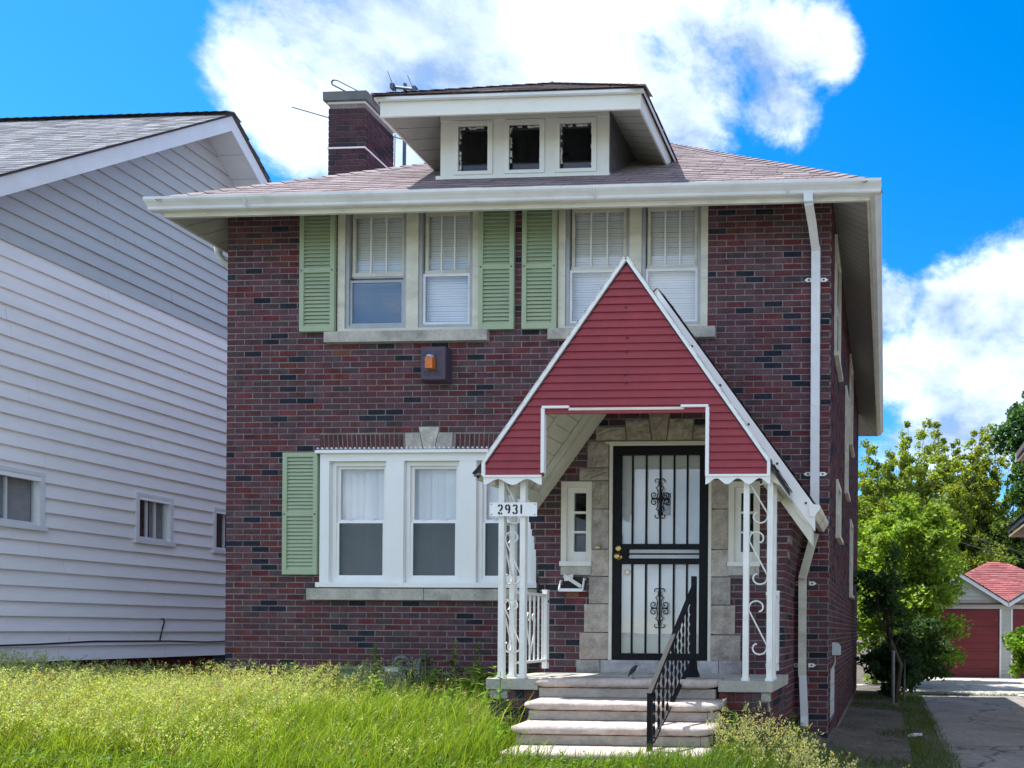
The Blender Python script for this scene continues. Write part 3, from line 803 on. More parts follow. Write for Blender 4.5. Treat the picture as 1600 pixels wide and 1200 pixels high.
for xb in (-2.531, -2.391, -2.250, -2.109, -1.976):
    for z0, z1 in ((1.216, 2.108), (2.308, 3.197)):
        MB().box(xb - .0085, xb + .0085, yd0 + .008, yd0 + .025, z0, z1).build('bar', 'iron_black', sdoor)
def spiral(cx, cz, r0, r1, a0, a1, y, n=14):
    return [(cx + (r0 + (r1 - r0) * i / n) * math.cos(a0 + (a1 - a0) * i / n), y, cz + (r0 + (r1 - r0) * i / n) * math.sin(a0 + (a1 - a0) * i / n)) for i in range(n + 1)]
def ornament(cx, cz, h, y, parent):
    mb = MB(); k = h / .42
    for sx in (-1, 1):
        for sz in (-1, 1):
            def T(p): return (cx + sx * p[0] * k, y, cz + sz * p[2] * k)
            mb.tube([T(p) for p in spiral(.031, .172, .030, .016, math.pi * 1.1, -math.pi * .25, 0)], .0052 * k, 5)
            mb.tube([T(p) for p in [(.004, 0, .155), (.010, 0, .135), (.022, 0, .118), (.040, 0, .105), (.026, 0, .090), (.019, 0, .065), (.020, 0, .04), (.026, 0, .018), (.035, 0, .004)]], .0055 * k, 5)
            mb.tube([T(p) for p in spiral(.060, .036, .034, .011, -math.pi * .55, math.pi * 1.5, 0, 20)], .0055 * k, 5)
        mb.box(min(cx + sx * .02 * k, cx + sx * .085 * k), max(cx + sx * .02 * k, cx + sx * .085 * k), y - .006, y + .006, cz - .006, cz + .006)
    for sz in (-1, 1): mb.box(cx - .014 * k, cx + .014 * k, y - .009, y + .009, cz + sz * .150 * k - .022, cz + sz * .150 * k + .022)
    mb.build('ornament', 'iron_black', parent)
ornament(-2.250, 2.76, .42, yd0 + .004, sdoor); ornament(-2.247, 1.667, .42, yd0 + .004, sdoor)
MB().box(-2.66, -1.84, VY + .085, VY + .10, 1.16, 3.27).build('inner_door', 'door_white', house)
MB().box(-2.652, -1.85, VY + .030, VY + .033, 1.216, 3.197).build('door_glass', 'glass', house)
w = frame4(MB(), -2.31, -2.14, 2.585, 2.848, .016, VY + .072, VY + .086).build('door_window', 'door_white', house)
MB().box(-2.294, -2.156, VY + .080, VY + .084, 2.601, 2.832).build('pane', 'dark_room', w)
def lathe(prof, cx, cz, y0, n=12):
    """profile of (radius, depth towards the viewer) turned about the y axis"""
    V = []; F = []
    for (r, d) in prof:
        for k in range(n):
            t = 2 * math.pi * k / n; V.append((cx + r * math.cos(t), y0 - d, cz + r * math.sin(t)))
    for i in range(len(prof) - 1):
        for k in range(n): F.append((i * n + k, i * n + (k + 1) % n, (i + 1) * n + (k + 1) % n, (i + 1) * n + k))
    F.append(tuple(range((len(prof) - 1) * n, len(prof) * n)))
    mb = MB(); mb.mesh(V, F); return mb
lathe([(.030, 0), (.030, .006), (.020, .010)], -2.666, 2.262, yd0).build('deadbolt', 'brass', sdoor, True)
lathe([(.036, 0), (.036, .006), (.014, .010), (.012, .03), (.028, .038), (.031, .055), (.022, .068), (.004, .07)], -2.661, 2.178, yd0).build('knob', 'brass', sdoor, True)
lathe([(.034, 0), (.034, .006), (.014, .010), (.012, .02), (.028, .026), (.03, .036), (.02, .045), (.004, .047)], -2.600, 2.030, VY + .085).build('inner_knob', 'brass', house, True)
MB().box(-2.885, -2.84, VY - .045, VY - .02, 2.255, 2.275).build('bell_push', 'brass', house)

# ------------------------------------------------------------------ eaves
def panels(mb, A, B, C_, D_, n, gap=.006):
    """strip of sheet panels between edge A-B and edge D-C"""
    A, B, C_, D_ = map(Vector, (A, B, C_, D_))
    L_ = (B - A).length
    for i in range(n):
        g = gap / L_ / 2
        s, t = i / n + g, (i + 1) / n - g
        mb.face([A.lerp(B, s), A.lerp(B, t), D_.lerp(C_, t), D_.lerp(C_, s)])
FX0, FX1, FY0, FY1, FZ = -7.955, -.225, -.43, 8.87, 5.965
sz = 6.37
mb = MB()
panels(mb, (FX0, FY0, FZ + .02), (FX1, FY0, FZ + .02), (XR, 0, sz), (XL, 0, sz), 38)
panels(mb, (FX1, FY0, FZ + .02), (FX1, FY1, FZ + .02), (XR, YB, sz), (XR, 0, sz), 74)
panels(mb, (FX0, FY0, FZ + .02), (FX0, FY1, FZ + .02), (XL, YB, sz), (XL, 0, sz), 48)
panels(mb, (FX0, FY1, FZ + .02), (FX1, FY1, FZ + .02), (XR, YB, sz), (XL, YB, sz), 40)
mb.build('soffit', 'soffit_metal', house, kind='stuff')
mb = MB()
mb.box(FX0 - .03, FX1 + .03, FY0 - .03, FY0, FZ, 6.14); mb.box(FX0 - .03, FX1 + .03, FY1, FY1 + .03, FZ, 6.14)
mb.box(FX1, FX1 + .028, FY0 + .001, FY1 - .001, FZ + .001, 6.139); mb.box(FX0 - .028, FX0, FY0 + .001, FY1 - .001, FZ + .001, 6.139)
mb.build('fascia', 'aged_paint', house)
KP = [(.001, 6.015), (.055, 6.012), (.066, 6.022), (.070, 6.045), (.092, 6.070), (.108, 6.085), (.120, 6.100), (.122, 6.126), (.112, 6.126), (.110, 6.112), (.02, 6.112), (.001, 6.130)]
MB().prism([(FY0 - .03 - d, z) for d, z in KP], FX0 - .15, FX1 + .15, 'x').build('gutter', 'gutter_metal', house)
MB().prism([(FX1 + .03 + d, z) for d, z in KP], FY0 - .028, FY1 + .15, 'y').build('gutter', 'gutter_metal', house)
MB().prism([(FX0 - .03 - d, z) for d, z in KP], FY0 - .028, FY1 + .15, 'y').build('gutter', 'gutter_metal', house)
mb = MB()
for gx in (-6.95, -3.1, -1.05):
    mb.box(gx, gx + .004, FY0 - .155, FY0 - .03, 6.011, 6.128)
mb.build('gutter_joint', 'gutter_metal', house)

# ------------------------------------------------------------------ roofs
RC = [((.245, .20, .21), 5), ((.228, .185, .197), 4), ((.27, .222, .233), 3), ((.205, .166, .176), 2)]
def shcol(pal):
    c = rnd.choices([p[0] for p in pal], [p[1] for p in pal])[0]; k = rnd.uniform(.85, 1.15); return tuple(v * k for v in c)
def shingles(mb, O, U, V, length, span, pal, rowh=.142, tab=.30, th=.007, lift=.004):
    O, U, V = Vector(O), Vector(U).normalized(), Vector(V).normalized(); N = U.cross(V).normalized()
    if N.z < 0: N = -N
    n = int(length / rowh)
    for r in range(n + 1):
        v0, v1 = r * rowh, min(length, (r + 1) * rowh + .03)
        if v1 - v0 < .02: continue
        a0, b0 = span(v0); a1, b1 = span(v1)
        if b0 - a0 < .03: continue
        u = a0 - rnd.uniform(0, tab)
        while u < b0:
            w = tab * rnd.uniform(.95, 1.05)
            p, q = max(u, a0), min(u + w - .006, b0)
            if q - p > .01:
                p1, q1 = min(max(p, a1), b1), max(min(q, b1), a1)
                h = th * rnd.uniform(.8, 1.35); sag = rnd.uniform(-.004, .004)
                P0 = O + U * p + V * (v0 + sag) + N * (lift + h); P1 = O + U * q + V * (v0 + sag) + N * (lift + h)
                P2 = O + U * q1 + V * v1 + N * (lift + .001); P3 = O + U * p1 + V * v1 + N * (lift + .001)
                c = shcol(pal)
                mb.face([P0, P1, P2, P3], c)
                mb.face([P0 - N * h, P1 - N * h, P1, P0], tuple(v * .8 for v in c))
            u += w
def caps(mb, A, B, pal, step=.16, w=.15):
    """overlapping cap shingles along a hip or a ridge"""
    A, B = Vector(A), Vector(B); d = (B - A).normalized(); n = int((B - A).length / step)
    s = d.cross(Vector((0, 0, 1))).normalized(); u = s.cross(d).normalized()
    if u.z < 0: u = -u
    for i in range(n):
        p = A + d * (i * step - .02); q = A + d * ((i + 1) * step + .05); c = shcol(pal); dr = .55
        for sg in (-1, 1):
            mb.face([p + u * .034, q + u * .018, q + s * sg * w + u * (.018 - w * dr), p + s * sg * w + u * (.034 - w * dr)], c)
        mb.face([p + u * .034, p + s * w + u * (.034 - w * dr), p + s * w + u * (.02 - w * dr), p + u * .016, p - s * w + u * (.02 - w * dr), p - s * w + u * (.034 - w * dr)], c)
RX0, RX1, RY0, RY1, RZ, RT = -8.03, -.15, -.505, 8.95, 6.128, .81
HALF = (RX1 - RX0) / 2; AX = (RX0 + RX1) / 2; AZ = RZ + HALF * RT
A1, A2 = (AX, RY0 + HALF, AZ), (AX, RY1 - HALF, AZ)
c4 = [(RX0, RY0, RZ), (RX1, RY0, RZ), (RX1, RY1, RZ), (RX0, RY1, RZ)]
mb = MB()
for dz in (0, -.05):
    s = [(p[0], p[1], p[2] + dz) for p in c4]; a1 = (A1[0], A1[1], A1[2] + dz); a2 = (A2[0], A2[1], A2[2] + dz)
    mb.face([s[0], s[1], a1]); mb.face([s[1], s[2], a2, a1]); mb.face([s[2], s[3], a2]); mb.face([s[3], s[0], a1, a2])
for i in range(4):
    p, q = c4[i], c4[(i + 1) % 4]; mb.face([p, q, (q[0], q[1], q[2] - .05), (p[0], p[1], p[2] - .05)])
roof = mb.build('roof', 'roof_deck', house)
mb = MB(); kk = math.sqrt(1 + RT * RT)
Wf, Ws = RX1 - RX0, RY1 - RY0
shingles(mb, (RX0, RY0 - .012, RZ), (1, 0, 0), (0, 1, RT), HALF * kk, lambda v: (v / kk, Wf - v / kk), RC)
shingles(mb, (RX1 + .012, RY0, RZ), (0, 1, 0), (-1, 0, RT), HALF * kk, lambda v: (v / kk, Ws - v / kk), RC)
shingles(mb, (RX0 - .012, RY0, RZ), (0, 1, 0), (1, 0, RT), HALF * kk, lambda v: (v / kk, Ws - v / kk), RC)
mb.build('shingles', 'shingle', roof, kind='stuff')
mb = MB(); caps(mb, c4[0], A1, RC); caps(mb, c4[1], A1, RC); caps(mb, A1, A2, RC)
mb.build('hip_caps', 'shingle', roof, kind='stuff')
MB().box(RX0 + .02, RX1 - .02, RY0 - .008, RY0 + .02, RZ - .052, RZ - .002).build('drip_edge', 'gutter_metal', house)

# dormer
DX0, DX1, DY, DZ0 = -5.255, -3.238, .21, 6.66
WIN = [(-5.032, -4.676), (-4.422, -4.054), (-3.817, -3.437)]
mb = MB(); wall_cells(mb, DX0, DX1, DZ0, 7.56, DY, DY + .08, [(a, b, 6.797, 7.33) for a, b in WIN])
for a in (DX0, DX1): mb.prism([(DY + .08, DZ0), (DY + .08, 7.6), (1.35, 7.6)], a if a == DX0 else a - .04, a + .04 if a == DX0 else a, 'x')
dormer = mb.build('dormer', 'white_paint', house)
mb = MB()
for i in range(7):
    z = 6.74 + i * .12
    for xa, xb in ((DX1, DX1 + .012), (DX0 - .012, DX0)):
        y1 = -.47 + (z + .06 - 6.15) / RT
        if y1 > DY + .02: mb.prism([(DY + .01, z), (DY + .01, z + .116), (min(1.3, y1 + .2), z + .116), (max(DY + .02, y1), z)], xa, xb, 'x')
mb.build('dormer_siding', 'dark_shake', dormer, kind='stuff')
MB().box(DX0 - .03, DX1 + .02, DY - .045, DY, 6.64, 6.735).build('dormer_sill', 'white_paint', dormer)
MB().box(DX0 + .002, DX1 - .002, DY - .012, DY - .001, 7.40, 7.56).build('dormer_frieze', 'white_paint', dormer)
for a, b in WIN:
    w = frame4(MB(), a - .055, b + .055, 6.76, 7.385, .055, DY - .022, DY + .03, .04, .055).build('dormer_window', 'white_paint', house)
    mb = MB()   # flaking putty and paint along the glass
    for e in range(46):
        t = rnd.random(); l = rnd.uniform(.006, .022); h = rnd.uniform(.012, .05)
        sd_ = e % 4
        x_, z_ = (a, 6.80 + t * .53) if sd_ == 0 else (b, 6.80 + t * .53) if sd_ == 1 else (a + t * (b - a), 6.797) if sd_ == 2 else (a + t * (b - a), 7.33)
        if sd_ < 2: mb.box(x_ - (0 if sd_ == 0 else l), x_ + (l if sd_ == 0 else 0), DY + .01, DY + .024, z_ - h / 2, z_ + h / 2)
        else: mb.box(x_ - h / 2, x_ + h / 2, DY + .01, DY + .024, z_ - (0 if sd_ == 2 else l), z_ + (l if sd_ == 2 else 0))
    mb.build('flaking_paint', 'white_paint', w, kind='stuff')
    MB().box(a, b, DY + .03, DY + .034, 6.797, 7.33).build('pane', 'glass_dark', w)
    MB().box(a, b, DY + .05, DY + .054, 6.797, 6.90).build('lower_rail', 'storm_aluminium', w)
    MB().box(a - .02, b + .02, DY + .3, DY + .31, 6.75, 7.4).build('dark_attic', 'dark_room', w)
EX0, EX1, EY, EZ0, EZ1 = -5.700, -2.728, -.18, 7.185, 7.375
mb = MB(); mb.box(EX0, EX1, EY - .022, EY, EZ0, EZ1)
for x in (EX0, EX1 - .022):
    mb.prism([(EY, EZ0), (EY, EZ1), (-.47 + (EZ1 - 6.15) / RT, EZ1), (-.47 + (EZ0 - 6.15) / RT, EZ0)], x, x + .022, 'x')
mb.build('dormer_fascia', 'white_paint', dormer)
mb = MB()
zt = 7.47
panels(mb, (EX0 + .02, EY, EZ0 + .012), (EX1 - .02, EY, EZ0 + .012), (DX1, DY, zt), (DX0, DY, zt), 18)
panels(mb, (EX0 + .02, EY, EZ0 + .012), (EX0 + .02, 1.0, EZ0 + .012), (DX0, 1.3, zt), (DX0, DY, zt), 6)
panels(mb, (EX1 - .02, EY, EZ0 + .012), (EX1 - .02, 1.0, EZ0 + .012), (DX1, 1.3, zt), (DX1, DY, zt), 10)
mb.build('dormer_soffit', 'soffit_metal', dormer, kind='stuff')
QX0, QX1, QY, QZ = EX0 - .045, EX1 + .045, EY - .06, 7.392
PK = ((QX0 + QX1) / 2, .86, 8.28); PB = (PK[0], -.47 + (8.28 - 6.15) / RT, 8.28)
SB0 = (QX0, -.47 + (QZ - 6.15) / RT, QZ); SB1 = (QX1, -.47 + (QZ - 6.15) / RT, QZ)
mb = MB()
for dz in (0, -.014):
    d = lambda p: (p[0], p[1], p[2] + dz)
    mb.face([d((QX0, QY, QZ)), d((QX1, QY, QZ)), d(PK)]); mb.face([d((QX1, QY, QZ)), d(SB1), d(PB), d(PK)]); mb.face([d(SB0), d((QX0, QY, QZ)), d(PK), d(PB)])
mb.face([(QX0, QY, QZ), (QX1, QY, QZ), (QX1, QY, QZ - .014), (QX0, QY, QZ - .014)])
for S, X in ((SB0, QX0), (SB1, QX1)): mb.face([(X, QY, QZ), S, (S[0], S[1], S[2] - .014), (X, QY, QZ - .014)])
droof = mb.build('dormer_roof', 'roof_deck', house)
MB().box(QX0 + .004, QX1 - .004, QY - .004, QY + .03, QZ - .045, QZ - .0145).build('drip_edge', 'gutter_metal', droof)
for X in (QX0 + .0, QX1 - .012): MB().box(X, X + .012, QY + .031, SB0[1] - .05, QZ - .045, QZ - .0145).build('drip_edge', 'gutter_metal', droof)
mb = MB()
fl = math.hypot(PK[1] - QY, PK[2] - QZ); hwid = (QX1 - QX0) / 2
shingles(mb, (QX0, QY - .01, QZ), (1, 0, 0), (0, PK[1] - QY, PK[2] - QZ), fl, lambda v: (hwid * v / fl, 2 * hwid - hwid * v / fl), RC)
slen = math.hypot(hwid, PK[2] - QZ)
for X, sg in ((QX0 - .01, 1), (QX1 + .01, -1)):
    l0, l1 = SB0[1] - QY, PB[1] - QY
    shingles(mb, (X, QY, QZ), (0, 1, 0), (sg * hwid, 0, PK[2] - QZ), slen, lambda v: ((PK[1] - QY) * v / slen, l0 + (l1 - l0) * v / slen), RC)
caps(mb, (QX0, QY, QZ), PK, RC, .16, .12); caps(mb, (QX1, QY, QZ), PK, RC, .16, .12); caps(mb, PK, PB, RC, .16, .12)
mb.build('shingles', 'shingle', droof, kind='stuff')

# chimney on the far side wall
CX0, CX1, CY0, CY1 = -8.198, -7.640, 2.20, 2.83
chim = MB().box(CX0 + .008, CX1 - .008, CY0 + .008, CY1 - .008, 0, 9.14).build('chimney', 'mortar', house)
mb = MB(); CC = .0838; r = 0
z = 6.46
while z < 9.05:
    if not (8.44 < z + .04 < 8.475):
        for face in range(3):
            L_ = (CX1 - CX0) if face == 0 else (CY1 - CY0)
            u = -(.11 if (r + face) % 2 else 0)
            while u < L_:
                p, q = max(0, u), min(L_, u + .213)
                if q - p > .03:
                    c = tuple(.5 * v + .5 * q for v, q in zip(bcol(.8), (.072, .042, .058)))
                    if face == 0: mb.box(CX0 + p, CX0 + q, CY0, CY0 + .05, z, z + CC - .012, c)
                    elif face == 1: mb.box(CX1 - .05, CX1, CY0 + p + (.051 if p == 0 else 0), CY0 + q, z, z + CC - .012, c)
                    else: mb.box(CX0, CX0 + .05, CY0 + p + (.051 if p == 0 else 0), CY0 + q, z, z + CC - .012, c)
                u += .224
    z += CC; r += 1
mb.build('brickwork', 'brick', chim, kind='stuff')
for z in (8.455, 9.115):
    MB().box(CX0 - .012, CX1 + .012, CY0 - .012, CY1 + .012, z, z + .022).build('metal_band', 'white_vinyl', chim)
MB().box(CX0 - .05, CX1 + .05, CY0 - .05, CY1 + .05, 9.138, 9.265).build('cap', 'chimney_cap', chim)
MB().box(-8.00, -7.70, CY0 + .12, CY0 + .45, 9.266, 9.385).build('flue', 'clay', chim)

# downspouts
def dspout(path, w, d, name='downspout', mt='gutter_metal'):
    mb = MB()
    for p, q in zip(path[:-1], path[1:]): mb.beam(p, q, w, d, (0, 1, 0))
    return mb.build(name, mt, house)
ds = dspout([(-.835, -.50, 6.03), (-.832, -.50, 5.93), (-.815, -.30, 5.83)], .095, .07)
dspout([(-.815, -.31, 5.84), (-.797, -.05, 5.66)], .09, .07)
d1 = dspout([(-.795, -.048, 5.70), (-.787, -.048, 2.72)], .096, .07)
def strap(x, y, z, parent, w=.096):
    for s in (-1, 1):
        pts = [(x + s * w / 2, z - .022), (x + s * (w / 2 + .055), z - .022), (x + s * (w / 2 + .085), z), (x + s * (w / 2 + .055), z + .022), (x + s * w / 2, z + .022)]
        MB().prism(pts, y - .004, y + .0, 'y').build('strap', 'white_vinyl', parent)
        MB().tube([(x + s * (w / 2 + .035), y - .012, z), (x + s * (w / 2 + .035), y - .003, z)], .011, 6).build('nail', 'cable', parent)
strap(-.793, -.006, 5.356, d1); strap(-.788, -.006, 3.197, d1)
dspout([(-.787, -.048, 2.74), (-.775, -.10, 2.60)], .092, .066)
d2 = dspout([(-.775, -.16, 2.52), (-.915, -.10, 2.03)], .085, .06, mt='aged_paint')
d3 = dspout([(-.915, -.07, 2.06), (-.912, -.06, .98), (-.905, -.07, .94)], .085, .06, mt='aged_paint')
dspout([(-.905, -.07, .96), (-.880, -.10, .50), (-.872, -.17, .40)], .08, .058, mt='gutter_metal')
strap(-.900, -.006, 1.98, d3, .10); strap(-.900, -.006, 1.07, d3, .10)
el = MB(); el.tube([(-8.03, .25, 6.03), (-8.03, .26, 5.92), (-8.0, .30, 5.85), (-7.82, .42, 5.77), (-7.75, .60, 5.70), (-7.735, .64, 5.5), (-7.735, .64, .5)], .04, 8)
el.build('downspout', 'gutter_metal', house, True)
# ------------------------------------------------------------------ vestibule roof (short on the left, sweeping low on the right)
VT, VS = 4.78, 1.36
YV0 = -1.10
mb = MB()
for sg, dx in ((-1, 1.30), (1, 1.545)):
    P = [(VC, VT), (VC + sg * dx, VT - VS * dx), (VC + sg * dx, VT - VS * dx - .09), (VC, VT - .09)]
    mb.prism(P, YV0, -.005, 'y')
vroof = mb.build('vestibule_roof', 'roof_deck', house)
mb = MB(); kv = math.sqrt(1 + VS * VS)
shingles(mb, (VC + 1.565, YV0 - .02, VT - VS * 1.565), (0, 1, 0), (-1, 0, VS), 1.565 * kv, lambda v: (0, 1.10), RC, .12, .28, .012)
shingles(mb, (VC - 1.315, YV0 - .02, VT - VS * 1.315), (0, 1, 0), (1, 0, VS), 1.315 * kv, lambda v: (0, 1.10), RC, .12, .28, .012)
mb.build('shingles', 'shingle', vroof, kind='stuff')
for sg, dx, mt_ in ((-1, 1.30, 'cream_paint'), (1, 1.56, 'white_vinyl')):
    P = [(VC + sg * .001, VT - .012), (VC + sg * dx, VT - VS * dx - .012), (VC + sg * dx, VT - VS * dx - .25), (VC + sg * .001, VT - .25)]
    o = MB().prism(P, YV0 - .022, YV0 - .001, 'y').build('rake_board', mt_, vroof)
    P = [(VC + sg * .002, VT - .252), (VC + sg * (dx - .03), VT - VS * (dx - .03) - .252), (VC + sg * (dx - .03), VT - VS * (dx - .03) - .42), (VC + sg * .002, VT - .42)]
    MB().prism(P, YV0 - .012, VY + .02, 'y').build('rake_trim', 'cream_paint', vroof)
for k in range(5):
    dx = .35 + k * .28
    MB().tube([(VC + dx, YV0 - .03, VT - VS * dx - .10), (VC + dx, YV0 - .02, VT - VS * dx - .10)], .012, 6).build('nail', 'cable', vroof)
# low gutter on the right with its white end cap
gx, gzz = VC + 1.50, VT - VS * 1.545 - .125
KV = [(0, 0), (.05, -.008), (.062, .004), (.075, .03), (.098, .055), (.105, .075), (.105, .105), (.0, .125)]
MB().prism([(gx + d, gzz + z) for d, z in KV], YV0 - .03, -.05, 'y').build('gutter', 'aged_paint', house)
MB().prism([(gx + d * 1.02, gzz + z) for d, z in KV], YV0 - .035, YV0 - .031, 'y').build('gutter_end', 'white_vinyl', house)
MB().prism([(gx - .16, gzz + .16), (gx - .02, gzz - .0), (gx + .0, gzz - .10), (gx - .14, gzz + .06)], YV0 - .02, YV0 + .0, 'y').build('gutter_end', 'cream_paint', house)

# ------------------------------------------------------------------ porch canopy: red clapboard gable
YF, KC = -2.0, -2.225
CT, CS = 4.625, 1.405
can = thing('porch_canopy', 'steep gabled porch canopy faced in dark red clapboards with white scalloped edge', 'canopy', (KC, YF, 2.7))
def hc(z): return max(0., min(1.225, (CT - .03 - z) / CS))
OX0, OX1, OZ = -2.938, -1.518, 3.335
def board(a0, b0, a1, b1, z0, z1, y=YF):
    mb = MB()
    mb.mesh([(a0, y - .013, z0), (b0, y - .013, z0), (b1, y, z1), (a1, y, z1), (a0, y + .01, z0), (b0, y + .01, z0), (b1, y + .01, z1), (a1, y + .01, z1)],
            [(0, 1, 2, 3), (4, 7, 6, 5), (0, 4, 5, 1), (3, 2, 6, 7), (0, 3, 7, 4), (1, 5, 6, 2)])
    return mb
z = 2.765; i = 0
while z < CT - .08:
    z1 = z + .0672; h0, h1 = hc(z), hc(z1)
    if z1 <= OZ + .02:
        board(KC - h0, OX0, KC - h1, OX0, z, z1).build('siding_board', 'red_siding', can); board(OX1, KC + h0, OX1, KC + h1, z, z1).build('siding_board', 'red_siding', can)
    else:
        board(KC - h0, KC + h0, KC - h1, KC + h1, z, z1).build('siding_board', 'red_siding', can)
    z += .0666; i += 1
for zz in (4.20, 3.94, 3.82, 3.62, 3.55):
    MB().tube([(KC + rnd.uniform(-.02, .02), YF - .016, zz), (KC, YF - .005, zz)], .0055, 5).build('nail', 'cable', can)
b = MB(); b.prism([(KC - 1.22, 2.765), (OX0 - .002, 2.765), (OX0 - .002, OZ), (OX1 + .002, OZ), (OX1 + .002, 2.765), (KC + 1.22, 2.765), (KC + 1.22, 2.86), (KC, CT - .03), (KC - 1.22, 2.86)], YF + .011, YF + .05, 'y')
b.build('gable_backing', 'cream_paint', can)
for sg in (-1, 1):
    MB().beam((KC + sg * .004, YF - .012, CT - .008), (KC + sg * 1.236, YF - .012, CT - .008 - CS * 1.232), .03, .034, (0, 0, 1)).build('rake_trim', 'white_vinyl', can)
    MB().box(*sorted((KC + sg * 1.222, KC + sg * 1.25)), YF - .026, YF + .02, 2.765, CT - CS * 1.24 + .03).build('corner_trim', 'white_vinyl', can)
MB().box(OX0 - .018, OX0 + .012, YF - .024, YF + .012, 2.79, OZ + .005).build('opening_trim', 'white_vinyl', can)
MB().box(OX1 - .012, OX1 + .018, YF - .024, YF + .012, 2.765, OZ + .005).build('opening_trim', 'white_vinyl', can)
MB().box(OX0 - .01, OX0 + .225, YF - .027, YF + .012, OZ + .006, OZ + .026).build('opening_trim', 'white_vinyl', can)
MB().box(OX1 - .225, OX1 + .01, YF - .027, YF + .012, OZ + .006, OZ + .026).build('opening_trim', 'white_vinyl', can)
MB().box(OX0 + .22, OX1 - .2, YF - .016, YF + .012, OZ - .012, OZ + .010).build('opening_trim', 'cream_paint', can)
def valance(a, b, n):
    top = 2.764; pts = [(a, top), (b, top)]
    m = n * 8
    for i in range(m + 1):
        t = 1 - i / m; pts.append((a + (b - a) * t, top - .052 - .026 * math.cos(2 * math.pi * n * t)))
    mb = MB(); V = []; F = []
    mb.prism(pts[:2] + pts[2:], YF - .018, YF - .012, 'y')
    o = mb.build('valance', 'white_vinyl', can)
    MB().box(a, b, YF - .03, YF - .0185, top - .012, top + .006).build('valance_rail', 'white_vinyl', can)
valance(KC - 1.235, OX0 - .01, 2); valance(OX1 - .01, KC + 1.25, 3)
mb = MB()
for sg in (-1, 1):
    P = [(KC, CT), (KC + sg * 1.30, CT - CS * 1.30), (KC + sg * 1.30, CT - CS * 1.30 - .05), (KC, CT - .05)]
    mb.prism(P, YF - .012, YV0 - .03, 'y')
croof = mb.build('canopy_roof', 'dark_fascia', can)
mb = MB(); kc = math.sqrt(1 + CS * CS)
for sg in (-1, 1):
    shingles(mb, (KC + sg * 1.315, YF - .03, CT - CS * 1.315), (0, 1, 0), (-sg, 0, CS), 1.315 * kc, lambda v: (0, YV0 - YF), RC, .12, .28, .013)
mb.build('shingles', 'shingle', croof, kind='stuff')
MB().prism([(KC, CT - .06), (KC + 1.28, CT - CS * 1.28 - .06), (KC + 1.28, CT - CS * 1.28 - .09), (KC, CT - .09)], YF + .05, YV0 - .04, 'y').build('ceiling_sheet', 'cream_paint', can)
MB().prism([(KC, CT - .056), (KC - 1.28, CT - CS * 1.28 - .056), (KC - 1.28, CT - CS * 1.28 - .066), (KC, CT - .066)], YF + .05, YV0 - .04, 'y').build('ceiling_sheet', 'dark_fascia', can)
def slope_box(u0, u1, y0, y1, off, th):
    """flat piece under the left slope; u is the distance out from the ridge"""
    P = [(KC - u0, CT - CS * u0 - off), (KC - u1, CT - CS * u1 - off), (KC - u1, CT - CS * u1 - off - th), (KC - u0, CT - CS * u0 - off - th)]
    return MB().prism(P, y0, y1, 'y')
for i in range(15):
    u = .12 + i * .078
    slope_box(u, u + .071, YF + .055, -1.58, .074, .02).build('ceiling_panel', 'cream_paint', can)
    slope_box(u + .02, u + .091, -1.53, YV0 - .05, .074, .02).build('ceiling_panel', 'cream_paint', can)
slope_box(.05, 1.27, -1.585, -1.525, .094, .03).build('ceiling_batten', 'cream_paint', can)
slope_box(.05, 1.22, YV0 - .09, YV0 - .03, .105, .05).build('ceiling_batten', 'cream_paint', can)
MB().box(KC - 1.225, KC - 1.17, YF + .05, YV0, 2.70, 2.79).build('eave_beam', 'cream_paint', can)
MB().box(KC + 1.17, KC + 1.225, YF + .05, YV0, 2.70, 2.79).build('eave_beam', 'cream_paint', can)
MB().prism([(KC + 1.235, 2.80), (KC + 1.27, 2.80), (KC + 1.33, 2.68), (KC + 1.24, 2.73)], YF + .02, YV0, 'y').build('eave_flashing', 'aged_paint', can)
MB().prism([(KC - 1.235, 2.80), (KC - 1.27, 2.80), (KC - 1.33, 2.74), (KC - 1.24, 2.75)], YF + .02, YV0, 'y').build('eave_flashing', 'aged_paint', can)
MB().prism([(KC - 1.24, 2.79), (KC - 1.25, 2.775), (KC - 1.33, 2.765), (KC - 1.29, 2.79)], YF - .02, YF + .05, 'y').build('loose_flashing', 'galvanised', can)

